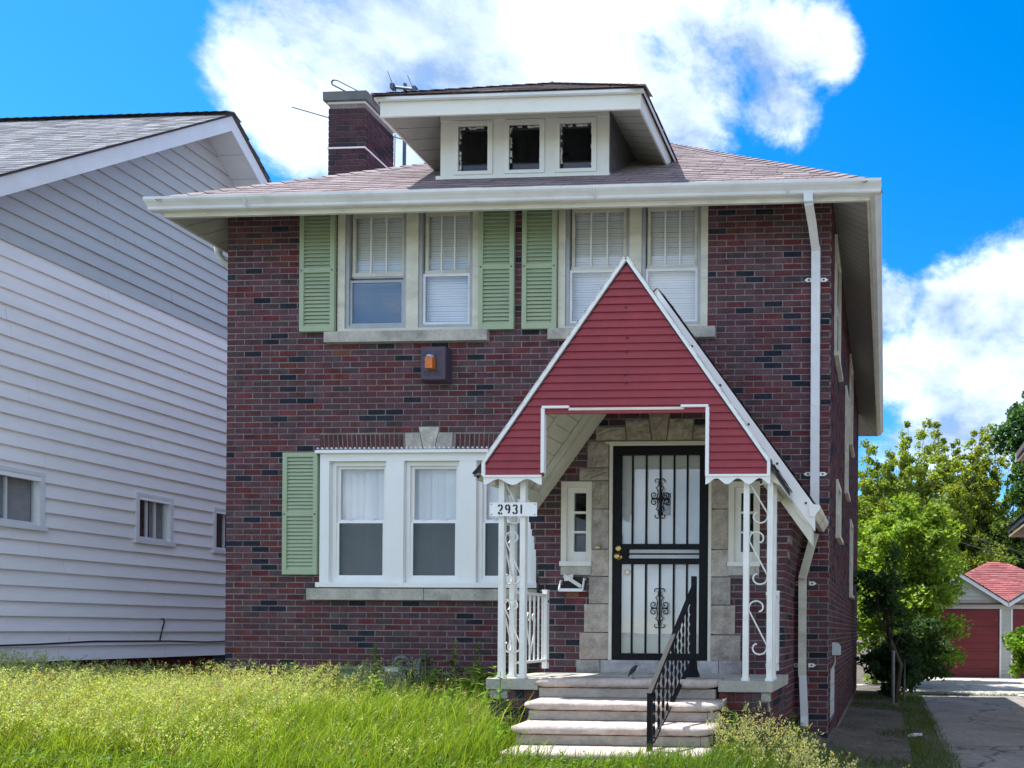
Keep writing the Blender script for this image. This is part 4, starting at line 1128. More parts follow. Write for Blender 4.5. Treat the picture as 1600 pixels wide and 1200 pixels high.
# ------------------------------------------------------------------ porch: brick piers, slab and stone steps
porch = thing('front_porch', 'raised brick porch with concrete slab and worn pale stone steps', 'porch', (-2.2, -2.0, .46))
PX0, PX1, PY0 = -3.435, -.95, -2.0
mb = MB()
for a, b in ((PX0, -2.975), (-1.41, PX1)):
    mb.prism([(a, PY0), (b, PY0), (b, VY - .01), (a, VY - .01)], .930, 1.020, 'z')
mb.prism([(-2.973, PY0 + .25), (-1.412, PY0 + .25), (-1.412, VY - .012), (-2.973, VY - .012)], .93, 1.0195, 'z')
mb.build('slab', 'concrete', porch)
mb = MB(); mb.box(PX0 + .035, -2.98, PY0 + .035, VY, .1, .929); mb.box(-1.405, PX1 - .035, PY0 + .035, VY, .1, .929); mb.box(-2.98, -1.405, PY0 + .12, VY, .1, .929)
pier = mb.build('pier', 'mortar', porch)
for a, b, mask in ((PX0 + .025, -2.975, 0), (-1.41, PX1 - .025, 1)):
    x = a; n = 0
    L_ = [.152] + [.064] * 5 if mask == 0 else [.064] * 5 + [.10]
    xs = a
    cols = [bcol() for _ in L_]
    for w, c in zip(L_, cols):
        if w > .08: c = (.36, .35, .30)
        brick_obj(pier, xs, min(b, xs + w), PY0 + .022, PY0 + .12, .848, .922, c); xs += w + .009
    for r in range(9):
        za = .848 - (r + 1) * .0715; u = a - (.11 if r % 2 else 0)
        while u < b:
            p, q = max(a, u), min(b, u + .2035)
            if q - p > .03: brick_obj(pier, p, q, PY0 + .023 + rnd.uniform(-.002, .002), PY0 + .12, za, za + .061, tuple(v * .85 for v in bcol()))
            u += .2135
for r in range(10):
    za = .848 - r * .0715; zb = .922 if r == 0 else za + .061
    y = PY0 + .03 - (.0 if r % 2 else .11)
    while y < VY - .05:
        p, q = max(PY0 + .125, y), min(VY - .03, y + .2035)
        if q - p > .03:
            brick_obj(pier, PX1 - .024, PX1 - .024 + (q - p), p, p + .09, za, zb, bcol(), math.pi / 2)
        y += .2135
def tread(x0, x1, yf, yb, zt, th=.075):
    n = 8; prof = [(yb, zt), (yb, zt - th)]
    for i in range(n + 1):
        t = -math.pi / 2 - math.pi * i / n
        prof.append((yf + th / 2 + math.cos(t) * th / 2, zt - th / 2 + math.sin(t) * th / 2))
    V = []; F = []; m = len(prof); cols = 30
    for j in range(cols + 1):
        x = x0 + (x1 - x0) * j / cols
        e = min(j, cols - j); s = (.55, .88)[e] if e < 2 else 1
        xx = x
        for i, (yy, zz) in enumerate(prof):
            jy = rnd.uniform(-.004, .004) if i > 1 else 0; jz = rnd.uniform(-.003, .003) if i > 1 else 0
            yo = yy if i < 2 else yf + th / 2 + (yy - yf - th / 2) * s + (1 - s) * .03
            V.append((xx, yo + jy, zt - th / 2 + (zz - zt + th / 2) * (s if i > 1 else 1) + jz))
    for j in range(cols):
        for i in range(m):
            F.append((j * m + i, j * m + (i + 1) % m, (j + 1) * m + (i + 1) % m, (j + 1) * m + i))
    F.append(tuple(range(m))[::-1]); F.append(tuple(cols * m + i for i in range(m)))
    mb = MB(); mb.mesh(V, F); return mb
TR = [(-2.985, -1.415, -2.065, -1.74, 1.031), (-2.925, -1.335, -2.37, -2.0, .870), (-2.890, -1.318, -2.65, -2.30, .713), (-2.840, -1.300, -2.93, -2.58, .557)]
for i, (a, b, yf, yb, zt) in enumerate(TR):
    tread(a, b, yf, yb, zt).build('tread', 'step_stone', porch, True)
    zl = TR[i + 1][4] + .002 if i < 3 else .36
    mb = MB()
    if i == 0: mb.box(a + .03, b - .02, yf + .045, yf + .2, zl, zt - .082)
    else:
        mb.box(a + .03, b - .09, yf + .045, yf + .22, zl, zt - .083); mb.box(b - .088, b - .03, yf + .05, yf + .22, zl, zt - .081)
    mb.build('riser', 'riser_stone', porch)
MB().box(-2.86, -1.28, -2.96, -2.6, .1, .43).build('step_footing', 'concrete', porch)

# ------------------------------------------------------------------ porch columns, railings and handrail
def s_scroll(z0, z1, u0, u1, y, mirror=False):
    """an S of flat iron between two posts"""
    r = .066; um = (u0 + u1) / 2; w = (u1 - u0) / 2
    pts = []
    n = 20
    for i in range(n + 1):
        t = i / n; a = R(-70) + t * R(260); rr = .022 + (w - .022) * min(1, t * 1.25)
        pts.append((um + rr * math.cos(a), z1 - w + rr * math.sin(a)))
    q = []
    for i in range(n + 1):
        t = i / n; a = R(110) + t * R(260); rr = .022 + (w - .022) * min(1, t * 1.25)
        q.append((um + rr * math.cos(a), z0 + w + rr * math.sin(a)))
    return pts + q[::-1]
def column(name, label, x0, x1, xb, y0, yb, ztop):
    t = thing(name, label, 'porch column', ((x0 + x1) / 2, y0, 1.02), 'iron porch columns')
    h = .0235
    for (px_, py_) in ((x0, y0), (x1, y0), (xb, yb)):
        MB().box(px_ - h, px_ + h, py_ - h, py_ + h, 1.022, ztop).build('post', 'iron_white', t)
        MB().box(px_ - h - .009, px_ + h + .009, py_ - h - .009, py_ + h + .009, 1.021, 1.045).build('post_foot', 'iron_white', t)
    for z0, z1 in ((1.235, 1.715), (1.835, 2.305), (2.36, 2.80)):
        P = s_scroll(z0, z1, x0 + h, x1 - h, y0)
        MB().tube([(u, y0, z) for u, z in P], .0075, 4).build('scroll', 'iron_white', t, True)
        P = s_scroll(z0, z1, y0 + h, yb - h, y0)
        MB().tube([(xb, u, z) for u, z in P], .0075, 4).build('scroll', 'iron_white', t, True)
    return t
column('porch_column', 'white wrought iron corner column behind the house number plate', -3.335, -3.145, -3.335, -1.93, -1.74, 2.90)
column('porch_column', 'white wrought iron scroll column on the concrete slab right of the steps', -1.190, -.985, -.985, -1.93, -1.74, 2.90)
def railing(label, x, ya, yb):
    t = thing('porch_railing', label, 'railing', (x, ya, 1.02), 'side railings of the porch')
    MB().box(x - .024, x + .024, yb, yb + .048, 1.07, 1.82).build('newel', 'iron_white', t)
    MB().box(x - .028, x + .028, yb - .004, yb + .052, 1.821, 1.832).build('newel_cap', 'iron_white', t)
    MB().box(x - .02, x + .02, ya, yb, 1.765, 1.79).build('top_rail', 'iron_white', t)
    MB().box(x - .016, x + .016, ya, yb, 1.135, 1.158).build('bottom_rail', 'iron_white', t)
    n = 6
    for i in range(n):
        y = ya + (yb - ya) * (i + .5) / n
        MB().box(x - .007, x + .007, y - .007, y + .007, 1.158, 1.765).build('picket', 'iron_white', t)
    ym = (ya + yb) / 2
    for sg in (-1, 1):
        pts = [(x - .012, ym, 1.22), (x - .012, ym + sg * .03, 1.32), (x - .012, ym + sg * .075, 1.46), (x - .012, ym + sg * .085, 1.54), (x - .012, ym + sg * .06, 1.60), (x - .012, ym + sg * .03, 1.58), (x - .012, ym + sg * .03, 1.54), (x - .012, ym + sg * .05, 1.53)]
        MB().tube(pts, .007, 4).build('heart_scroll', 'iron_white', t, True)
    for zz in (1.14, 1.72):
        MB().tube([(x + .018, yb + .024, zz), (x + .03, yb + .024, zz)], .011, 6).build('bolt', 'cable', t)
railing('white iron side railing with a heart scroll left of the front door', -3.29, -1.72, -1.22)
railing('white iron side railing beside the right porch column, seen nearly edge on', -1.035, -1.72, -1.22)
hr = thing('handrail', 'black iron handrail with twisted pickets on the front steps', 'handrail', (-1.72, -2.86, .557))
HX = -1.72
MB().box(HX - .018, HX + .018, -2.875, -2.839, .557, .985).build('newel', 'iron_black', hr)
MB().box(HX - .021, HX + .021, -1.655, -1.613, 1.03, 1.935).build('newel', 'iron_black', hr)
MB().prism([(HX - .055, 1.03), (HX + .055, 1.03), (HX + .03, 1.10), (HX + .021, 1.18), (HX - .021, 1.18), (HX - .03, 1.10)], -1.69, -1.60, 'y').build('newel_shoe', 'iron_black', hr)
ya, za, yb, zb = -2.875, .975, -1.634, 1.845
MB().beam((HX, ya, za), (HX, yb, zb), .036, .03).build('top_rail', 'iron_black', hr)
MB().beam((HX, -2.80, .615), (HX, yb, 1.20), .03, .02).build('bottom_rail', 'iron_black', hr)
def twisted(x, y, z0, z1):
    V = []; F = []; n = max(8, int((z1 - z0) / .0125))
    for i in range(n + 1):
        z = z0 + (z1 - z0) * i / n; a = (z - z0) / .085 * math.pi + y * 3
        c_, s_ = math.cos(a), math.sin(a)
        for p, q in ((-.011, -.003), (.011, -.003), (.011, .003), (-.011, .003)): V.append((x + p * c_ - q * s_, y + p * s_ + q * c_, z))
    for i in range(n):
        for k in range(4): F.append((i * 4 + k, i * 4 + (k + 1) % 4, i * 4 + 4 + (k + 1) % 4, i * 4 + 4 + k))
    mb = MB(); mb.mesh(V, F); return mb
for i in range(10):
    y = -2.76 + i * .112
    twisted(HX, y, .615 + (y + 2.80) / 1.166 * .585, za + (y - ya) / (yb - ya) * (zb - za)).build('picket', 'iron_black', hr)

# ------------------------------------------------------------------ small things on the front
sg_ = thing('house_number_sign', 'white metal plate with black stencilled number 2931 on the left porch column', 'house number', (-3.21, -1.99, 2.42))
px0, px1, pz0, pz1, pyy = -3.428, -3.008, 2.424, 2.543, -1.972
MB().box(px0, px1, pyy - .003, pyy, pz0, pz1).build('plate', 'sign_plate', sg_)
def ribbon(pts, w, y):
    mb = MB(); P = [Vector((p[0], 0, p[1])) for p in pts]
    L_ = []
    for i, p in enumerate(P):
        d = (P[min(i + 1, len(P) - 1)] - P[max(i - 1, 0)]).normalized(); nrm = Vector((-d.z, 0, d.x)) * w / 2
        L_.append((p + nrm, p - nrm))
    for (a, b), (c, d) in zip(L_[:-1], L_[1:]):
        mb.face([(a.x, y, a.z), (b.x, y, b.z), (d.x, y, d.z), (c.x, y, c.z)])
    return mb
def arc(cx, cz, rx, rz, a0, a1, n=10): return [(cx + rx * math.cos(R(a0 + (a1 - a0) * i / n)), cz + rz * math.sin(R(a0 + (a1 - a0) * i / n))) for i in range(n + 1)]
def digit(strokes, ox):
    mb = MB(); w, h = .046, .086; oz = pz0 + .0165
    for st in strokes:
        r = ribbon([(ox + u * w, oz + v * h) for u, v in st], .0155, pyy - .0045); mb.mesh(r.v, r.f)
    mb.build('digit', 'digit_black', sg_)
two = [arc(.5, .72, .36, .22, 165, 95), arc(.5, .72, .36, .22, 80, -20) + [(.70, .5), (.45, .32)], [(.36, .24), (.14, .09)], [(.10, .08), (.48, .08)], [(.58, .08), (.92, .08)]]
nine = [arc(.5, .70, .36, .24, 95, 265), arc(.5, .70, .36, .24, 80, -5) + [(.85, .5), (.80, .30), (.62, .10)], arc(.5, .70, .36, .24, 280, 340)]
three = [arc(.5, .74, .34, .20, 165, 95), arc(.5, .74, .34, .20, 80, -85), arc(.5, .28, .38, .22, 85, -80), arc(.5, .28, .38, .22, -95, -170)]
one = [[(.30, .06), (.30, .97)]]
for dgt, ox in ((two, -3.356), (nine, -3.290), (three, -3.224), (one, -3.160)): digit(dgt, ox)
for xx in (px0 + .018, px1 - .018):
    for zz in (pz0 + .016, pz1 - .016): MB().tube([(xx, pyy - .006, zz), (xx, pyy - .003, zz)], .005, 6).build('rivet', 'cable', sg_)
al = thing('alarm_box', 'purple brown alarm box with an amber beacon between the upper windows and the soldier course', 'alarm box', (-5.12, 0, 4.24))
a, b, c, d = -5.269, -4.972, 4.247, 4.640
mb = MB(); mb.mesh([(a, -.002, c), (b, -.002, c), (b, -.002, d), (a, -.002, d), (a + .005, -.115, c + .008), (b - .005, -.115, c + .008), (b - .005, -.115, d - .008), (a + .005, -.115, d - .008), (a + .018, -.125, c + .02), (b - .018, -.125, c + .02), (b - .018, -.125, d - .02), (a + .018, -.125, d - .02)],
                   [(8, 9, 10, 11), (4, 5, 9, 8), (5, 6, 10, 9), (6, 7, 11, 10), (7, 4, 8, 11), (0, 1, 5, 4), (1, 2, 6, 5), (2, 3, 7, 6), (3, 0, 4, 7)])
mb.build('case', 'alarm_box', al)
for sx in (a + .04, a + .165):
    for zz in (c + .055, c + .077, c + .099, c + .275, c + .297, c + .319): MB().box(sx, sx + .085, -.1262, -.1252, zz, zz + .009).build('vent_slot', 'cable', al)
MB().box(a + .098, a + .182, -.185, -.126, c + .120, c + .245).build('beacon', 'amber_lens', al)
MB().tube([(a + .14, -.155, c + .246), (a + .14, -.155, c + .268), (a + .14, -.155, c + .278)], [.04, .038, .026], 12).build('beacon_cap', 'lens_cap', al)
ml = thing('mail_holder', 'white wire mail holder stuffed with paper under the left sidelight', 'mail holder', (-3.11, VY - .05, 1.84))
mb = MB(); mb.box(-3.225, -2.995, VY - .02, VY - .014, 1.855, 1.975); mb.build('back_plate', 'dark_room', ml)
mb = MB(); mb.beam((-3.235, VY - .09, 1.84), (-2.99, VY - .09, 1.84), .014, .03); mb.beam((-3.232, VY - .09, 1.84), (-3.232, VY - .05, 1.93), .012, .02); mb.beam((-2.992, VY - .09, 1.84), (-2.992, VY - .05, 1.96), .012, .02)
mb.beam((-3.232, VY - .05, 1.93), (-3.232, VY - .02, 1.93), .012, .02); mb.beam((-2.992, VY - .05, 1.95), (-2.992, VY - .02, 1.95), .012, .02); mb.box(-3.235, -2.99, VY - .09, VY - .02, 1.828, 1.836)
mb.build('wire_frame', 'white_vinyl', ml)
MB().beam((-3.19, VY - .07, 1.985), (-3.02, VY - .055, 1.875), .012, .035, (0, 0, 1)).build('rolled_paper', 'paper', ml)
MB().prism([(-3.20, 1.98), (-3.10, 2.0), (-3.11, 1.94), (-3.19, 1.93)], VY - .06, VY - .05, 'y').build('letter', 'paper', ml)
MB().box(-3.19, -3.06, VY - .012, VY - .006, 1.775, 1.826).build('bare_patch', 'terracotta', ml)
# bird on the porch edge
bd = thing('bird', 'small black bird perched on the edge of the top step', 'bird', (-2.145, -1.99, 1.031))
path = [(-.055, 0, .018), (-.045, 0, .030), (-.028, 0, .050), (-.012, 0, .066), (.002, 0, .078), (.013, 0, .087), (.019, 0, .095), (.026, 0, .0995), (.034, 0, .099), (.039, 0, .0975), (.050, 0, .0955)]
rad = [.003, .006, .0145, .0195, .0205, .017, .0135, .0135, .010, .004, .0008]
mb = MB(); mb.tube([(-2.145 + p[0] * .75, -1.99 + p[0] * .25, 1.031 + p[2] * 1.08) for p in path], rad, 10)
mb.build('body', 'feather', bd, True)
for s in (-1, 1):
    MB().tube([(-2.148 + s * .006, -1.993, 1.031 + .055), (-2.146 + s * .007, -1.995, 1.031 + .022), (-2.148 + s * .007, -1.99, 1.034), (-2.136 + s * .007, -1.993, 1.033)], .0017, 5).build('leg', 'feather', bd)
# gas meter in the grass
gm = thing('gas_meter', 'grey gas meter with curved pipes against the brick wall in tall grass', 'gas meter', (-5.35, -.3, .46))
mb = MB(); mb.box(-5.50, -5.27, -.34, -.18, .74, .97); mb.box(-5.47, -5.30, -.36, -.34, .80, .92); mb.build('case', 'meter_grey', gm)
MB().tube([(-5.45, -.26, .97), (-5.45, -.26, 1.06), (-5.43, -.25, 1.11), (-5.38, -.23, 1.13), (-5.33, -.2, 1.10), (-5.32, -.18, 1.0), (-5.32, -.15, .5)], .026, 8).build('pipe', 'meter_grey', gm, True)
MB().tube([(-5.21, -.2, .5), (-5.21, -.2, 1.04), (-5.22, -.16, 1.09), (-5.23, .0, 1.09)], .024, 8).build('pipe', 'meter_grey', gm, True)
MB().box(-5.50, -5.35, -.345, -.335, .97, 1.02).build('index', 'box_grey', gm)
# box and conduit on the side wall
ub_ = thing('utility_box', 'small pale grey utility box on the shaded side wall near the drive', 'utility box', (XR + .05, .7, 1.16))
MB().prism([(XR, 1.165), (XR + .095, 1.165), (XR + .095, 1.27), (XR + .06, 1.31), (XR, 1.315)], .64, .83, 'y').build('case', 'box_grey', ub_)
MB().tube([(XR + .03, .72, 1.165), (XR + .035, .70, 1.08), (XR + .02, .62, 1.03), (XR + .0, .6, 1.0)], .008, 5).build('conduit', 'box_grey', ub_)
# television aerial
an = thing('tv_aerial', 'old metal television aerial with bent rods behind the chimney', 'aerial', (-7.72, 3.2, 7.0))
MB().tube([(-7.727, 3.2, 6.4), (-7.716, 3.2, 10.14)], .026, 8).build('mast', 'antenna_metal', an)
MB().tube([(-7.86, 3.15, 7.5), (-7.84, 3.15, 9.3)], .007, 5).build('cable', 'antenna_metal', an)
MB().tube([(-7.905, 3.17, 10.075), (-7.515, 3.17, 10.018)], .024, 6).build('boom', 'antenna_metal', an)
for p, q in (((-7.971, 10.311), (-7.831, 9.959)), ((-7.642, 10.229), (-7.546, 10.011))): MB().tube([(p[0], 3.15, p[1]), (q[0], 3.15, q[1])], .006, 5).build('rod', 'antenna_metal', an)
for x_, z_ in ((-7.89, 10.072), (-7.53, 10.02)): MB().box(x_ - .03, x_ + .03, 3.13, 3.2, z_ - .045, z_ + .035).build('clamp', 'antenna_metal', an)
MB().tube([(-9.633, 3.25, 9.862), (-7.65, 3.25, 9.25)], .011, 6).build('rod', 'antenna_metal', an)
lp = [(-8.10, 9.865), (-8.88, 10.27)] + [(-8.93 + .045 * math.cos(R(t)), 10.235 + .045 * math.sin(R(t))) for t in range(70, 251, 20)] + [(-8.12, 9.77), (-7.70, 9.58)]
MB().tube([(x_, 3.25, z_) for x_, z_ in lp], .011, 6).build('loop_rod', 'antenna_metal', an)
# ------------------------------------------------------------------ neighbouring house on the left
NX, NR = -11.0, -10.5
nb = thing('sided_house', 'pale lavender grey clapboard house with a tall gable, left of the brick house', 'house', (-13, 3.1, .4))
PKY, PKZ, NS = 3.08, 9.66, .93
NYA, NYB = -2.2, 8.3
def under(z): return (PKZ - .26 - z) / NS
NW = [(-.05, .825, 2.745, 3.385), (2.10, 2.568, 2.740, 3.370), (3.35, 3.95, 2.724, 3.364)]
mb = MB(); mb.prism([(NYA, .98), (NYB, .98), (NYB, 4.6), (PKY, 9.4), (NYA, 4.6)], NX - 6, NX - .16, 'x')
mb.build('wall', 'siding_trim', nb)
z = .985; i = 0; BX = .1965
while z < 9.35:
    z1 = z + BX; h0, h1 = under(z), under(z1)
    a0, b0, a1, b1 = max(NYA, PKY - h0), min(NYB, PKY + h0), max(NYA, PKY - h1), min(NYB, PKY + h1)
    if b0 - a0 < .05: break
    if b1 < a1: a1 = b1 = PKY
    cuts = [(p, q) for (p, q, c, d) in NW if c - .05 < (z + z1) / 2 < d + .03]
    segs = [(a0, b0, a1, b1)]
    for (p, q) in cuts:
        n_ = []
        for (s0, e0, s1, e1) in segs:
            if s0 < p and q < e0: n_ += [(s0, p - .055, s1, p - .055), (q + .055, e0, q + .055, e1)]
            else: n_.append((s0, e0, s1, e1))
        segs = n_
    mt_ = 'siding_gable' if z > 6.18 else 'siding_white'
    cutp = []
    for (s0, e0, s1, e1) in segs:      # boards are about 3.6 m long, butted end to end
        y_ = rnd.uniform(max(s0, s1) + .4, max(s0, s1) + 3.6)
        while y_ < min(e0, e1) - .4:
            cutp.append((s0, y_ - .002, s1, y_ - .002)); s0 = s1 = y_ + .002; y_ += 3.66
        cutp.append((s0, e0, s1, e1))
    for (s0, e0, s1, e1) in cutp:
        mb = MB(); jx = rnd.uniform(-.003, .003); j0, j1 = rnd.uniform(-.003, .003), rnd.uniform(-.003, .003)
        mb.mesh([(NX + .034 + jx, s0, z + j0), (NX + .034 + jx, e0, z + j1), (NX, e1, z1), (NX, s1, z1), (NX - .03, s0, z + j0), (NX - .03, e0, z + j1), (NX - .03, e1, z1), (NX - .03, s1, z1)],
                [(0, 1, 2, 3), (4, 7, 6, 5), (0, 4, 5, 1), (3, 2, 6, 7), (0, 3, 7, 4), (1, 5, 6, 2)])
        mb.build('siding_board', mt_, nb)
    z += BX - .002; i += 1
for (p, q, c, d) in NW:
    mb = MB(); x0, x1 = NX - .1, NX + .035
    mb.box(x0, x1, p - .05, p, c - .06, d + .05); mb.box(x0, x1, q, q + .05, c - .06, d + .05); mb.box(x0, x1 - .002, p, q, d, d + .05); mb.box(x0, x1 + .02, p - .07, q + .07, c - .065, c)
    w = mb.build('window', 'siding_trim', nb)
    mb = MB(); mb.box(NX - .06, NX - .02, p, p + .03, c, d); mb.box(NX - .06, NX - .02, q - .03, q, c, d); mb.box(NX - .06, NX - .021, p + .03, q - .03, c, c + .04); mb.box(NX - .06, NX - .021, p + .03, q - .03, d - .04, d)
    for t in (.35, .62): mb.box(NX - .06, NX - .024, p + (q - p) * t - .01, p + (q - p) * t + .01, c + .04, d - .04)
    mb.build('sash', 'gutter_metal', w)
    MB().box(NX - .045, NX - .042, p + .02, q - .02, c + .02, d - .02).build('pane', 'glass_old', w)
    MB().box(NX - .12, NX - .11, p + (q - p) * .6, q, c, d).build('curtain', 'curtain', w)
    MB().box(NX - .14, NX - .13, p - .02, q + .02, c - .02, d + .02).build('dark_room', 'dark_room', w)
mb = MB(); mb.box(NX - 6, NX - .05, NYA, .75, -.1, .98)
mb.box(NX - 6, NX - .052, 3.4, NYB, -.1, .979); mb.build('foundation', 'foundation_blue', nb)
MB().box(NX - 6, NX - .051, .95, 3.4, -.1, .978).build('foundation', 'foundation_red', nb)
MB().box(NX - 6, NX - .04, .751, .949, -.1, .979).build('foundation_post', 'siding_trim', nb)
for sg in (-1, 1):
    y1 = 5.6
    P = [(PKY, PKZ - .03), (PKY + sg * y1, PKZ - .03 - NS * y1), (PKY + sg * y1, PKZ - .27 - NS * y1), (PKY, PKZ - .27)]
    MB().prism(P, NR - .025, NR, 'x').build('rake_board', 'siding_trim', nb)
    n = 22
    for k in range(n):
        ya_, yb_ = y1 * k / n + .004, y1 * (k + 1) / n - .004
        if k > 13: continue
        P = [(PKY + sg * ya_, PKZ - .24 - NS * ya_), (PKY + sg * yb_, PKZ - .24 - NS * yb_), (PKY + sg * yb_, PKZ - .255 - NS * yb_), (PKY + sg * ya_, PKZ - .255 - NS * ya_)]
        MB().prism(P, NX - .02, NR - .027, 'x').build('soffit_panel', 'siding_trim', nb)
mb = MB()
for sg in (-1, 1):
    y1 = 5.7
    mb.prism([(PKY, PKZ), (PKY + sg * y1, PKZ - NS * y1), (PKY + sg * y1, PKZ - .03 - NS * y1), (PKY, PKZ - .03)], NX - 6.5, NR + .02, 'x')
nroof = mb.build('roof', 'roof_deck', nb)
NC = [((.17, .178, .205), 4), ((.215, .222, .25), 4), ((.115, .12, .145), 3), ((.19, .197, .225), 3)]
mb = MB(); kn = math.sqrt(1 + NS * NS)
shingles(mb, (NR - 6.4, PKY - 5.7, PKZ - 5.7 * NS), (1, 0, 0), (0, 1, NS), 5.7 * kn, lambda v: (0, 6.45), NC, .14, .26, .006)
shingles(mb, (NR - 6.4, PKY + 5.7, PKZ - 5.7 * NS), (1, 0, 0), (0, -1, NS), 5.7 * kn, lambda v: (0, 6.45), NC, .14, .3, .014)
caps(mb, (NR + .02, PKY, PKZ), (NR - 6.4, PKY, PKZ), NC, .16, .14)
mb.build('shingles', 'shingle', nroof, kind='stuff')
cb = MB(); cb.tube([(NX + .03, -1.5, 1.20), (NX + .035, 0, 1.19), (NX + .03, .8, 1.205), (NX + .03, 1.5, 1.235), (NX + .03, 2.6, 1.225), (NX + .03, 3.2, 1.20), (NX + .03, 4.5, 1.23)], .012, 5)
o = tag(cb.build('wall_cable', 'cable'), 'thin black cable sagging along the foot of the clapboard wall', 'cable')
cb = MB(); cb.tube([(NX + .03, 2.42, 1.24), (NX + .032, 2.45, 1.40), (NX + .05, 2.47, 1.52), (NX + .05, 2.45, 1.57), (NX + .04, 2.42, 1.56)], .010, 5)
o = tag(cb.build('cable_end', 'cable'), 'short black cable end hooking up the lower clapboards', 'cable')

# ------------------------------------------------------------------ garage at the end of the drive
ga = thing('garage', 'garage with dark red doors and pinkish hipped roof closing the drive', 'garage', (3.9, 15.5, 0))
GY = 15.5
MB().box(.85, 6.95, GY + .12, GY + 5.4, 0, 2.33).build('wall', 'garage_siding', ga)
mb = MB()
for a, b in ((.78, 1.16), (3.64, 4.02), (6.5, 7.0)):
    z = 0
    while z < 2.2:
        mb.mesh([(a, GY - .02, z), (b, GY - .02, z), (b, GY, z + .13), (a, GY, z + .13), (a, GY + .1, z), (b, GY + .1, z), (b, GY + .1, z + .13), (a, GY + .1, z + .13)], [(0, 1, 2, 3), (0, 4, 5, 1), (0, 3, 7, 4), (1, 5, 6, 2)]); z += .13
mb.build('siding', 'garage_siding', ga, kind='stuff')
mb = MB(); mb.box(.78, 7.0, GY - .03, GY + .11, 2.2, 2.34); mb.build('header', 'garage_siding', ga)
for a, b in ((1.17, 3.63), (4.03, 6.49)):
    d_ = MB().box(a, b, GY + .06, GY + .1, .02, 2.19).build('garage_door', 'garage_door_red', ga)
    for k in range(8):
        MB().box(a + .02, b - .02, GY + .03, GY + .062, .03 + k * .27, .03 + k * .27 + .262).build('door_panel', 'garage_door_red', d_)
    MB().box(a - .05, a, GY - .035, GY + .1, 0, 2.2).build('door_trim', 'siding_trim', d_); MB().box(b, b + .05, GY - .035, GY + .1, 0, 2.2).build('door_trim', 'siding_trim', d_)
for cxg in (2.34, 5.42):
    hwg = 1.53; zb_ = 2.345; zp = zb_ + hwg * .62
    z = zb_; k = 0
    while z < zp - .05:
        h0, h1 = (zp - z) / .62, max(0, (zp - z - .13) / .62)
        mb = MB(); mb.mesh([(cxg - h0, GY - .02, z), (cxg + h0, GY - .02, z), (cxg + h1, GY, min(zp, z + .13)), (cxg - h1, GY, min(zp, z + .13))], [(0, 1, 2, 3)])
        mb.build('gable_board', 'garage_siding', ga); z += .13
    MB().prism([(cxg - hwg, zb_), (cxg + hwg, zb_), (cxg, zp)], GY + .01, GY + .1, 'y').build('gable', 'garage_siding', ga)
    for sg in (-1, 1):
        MB().prism([(cxg, zp + .04), (cxg + sg * hwg, zb_ + .04), (cxg + sg * hwg, zb_ - .09), (cxg, zp - .09)], GY - .16, GY - .13, 'y').build('rake_board', 'siding_trim', ga)
        MB().prism([(cxg, zp + .08), (cxg + sg * (hwg + .0), zb_ + .08), (cxg + sg * hwg, zb_ + .042), (cxg, zp + .042)], GY - .18, GY + 2.0, 'y').build('gable_roof', 'dark_fascia', ga)
GP = [((.26, .09, .095), 4), ((.30, .11, .11), 3), ((.22, .08, .085), 2)]
mb = MB(); gx0, gx1, gy0, gy1, gz0 = .7, 7.1, GY - .1, GY + 5.6, 2.33; ay0, az = GY + 2.75, 3.92
mb.face([(gx0, gy0, gz0), (gx1, gy0, gz0), (4.2, ay0, az), (3.6, ay0, az)]); mb.face([(gx0, gy0, gz0), (3.6, ay0, az), (gx0, gy1, gz0)]); mb.face([(gx1, gy0, gz0), (gx1, gy1, gz0), (4.2, ay0, az)]); mb.face([(gx0, gy1, gz0), (3.6, ay0, az), (4.2, ay0, az), (gx1, gy1, gz0)])
gr = mb.build('roof', 'roof_deck', ga)
mb = MB(); fl = math.hypot(ay0 - gy0, az - gz0)
shingles(mb, (gx0, gy0, gz0), (1, 0, 0), (0, ay0 - gy0, az - gz0), fl, lambda v: (2.9 * v / fl, 6.4 - 2.9 * v / fl), GP, .15, .3, .02)
caps(mb, (gx0, gy0, gz0), (3.6, ay0, az), GP, .2, .13); caps(mb, (gx1, gy0, gz0), (4.2, ay0, az), GP, .2, .13); caps(mb, (3.6, ay0, az), (4.2, ay0, az), GP, .2, .13)
mb.build('shingles', 'shingle', gr, kind='stuff')

# ------------------------------------------------------------------ neighbouring house on the right: only its eaves reach into view
rn = thing('corner_house', 'house whose white rake and low reddish eave just show at the right edge', 'house', (5.5, 3, 0))
MB().box(3.5, 9, -2, 7.6, 0, 5.6).build('wall', 'garage_siding', rn)
mb = MB(); mb.prism([(2.84, 5.40), (6.2, 8.9), (9.6, 5.40), (9.6, 5.28), (6.2, 8.78), (2.84, 5.28)], -2.5, 8.15, 'y'); mb.build('roof', 'roof_deck', rn)
mb = MB(); mb.prism([(2.83, 5.385), (6.2, 8.89), (6.2, 8.68), (2.83, 5.18)], 8.151, 8.19, 'y'); mb.build('rake_board', 'siding_trim', rn)
mb = MB(); mb.prism([(2.86, 5.20), (3.5, 5.30), (3.5, 5.28), (2.86, 5.18)], -2.4, 8.14, 'y'); mb.build('soffit', 'tan_soffit', rn)
MB().box(3.0, 4.6, 4.5, 7.0, 0, 3.6).build('bay', 'garage_siding', rn)
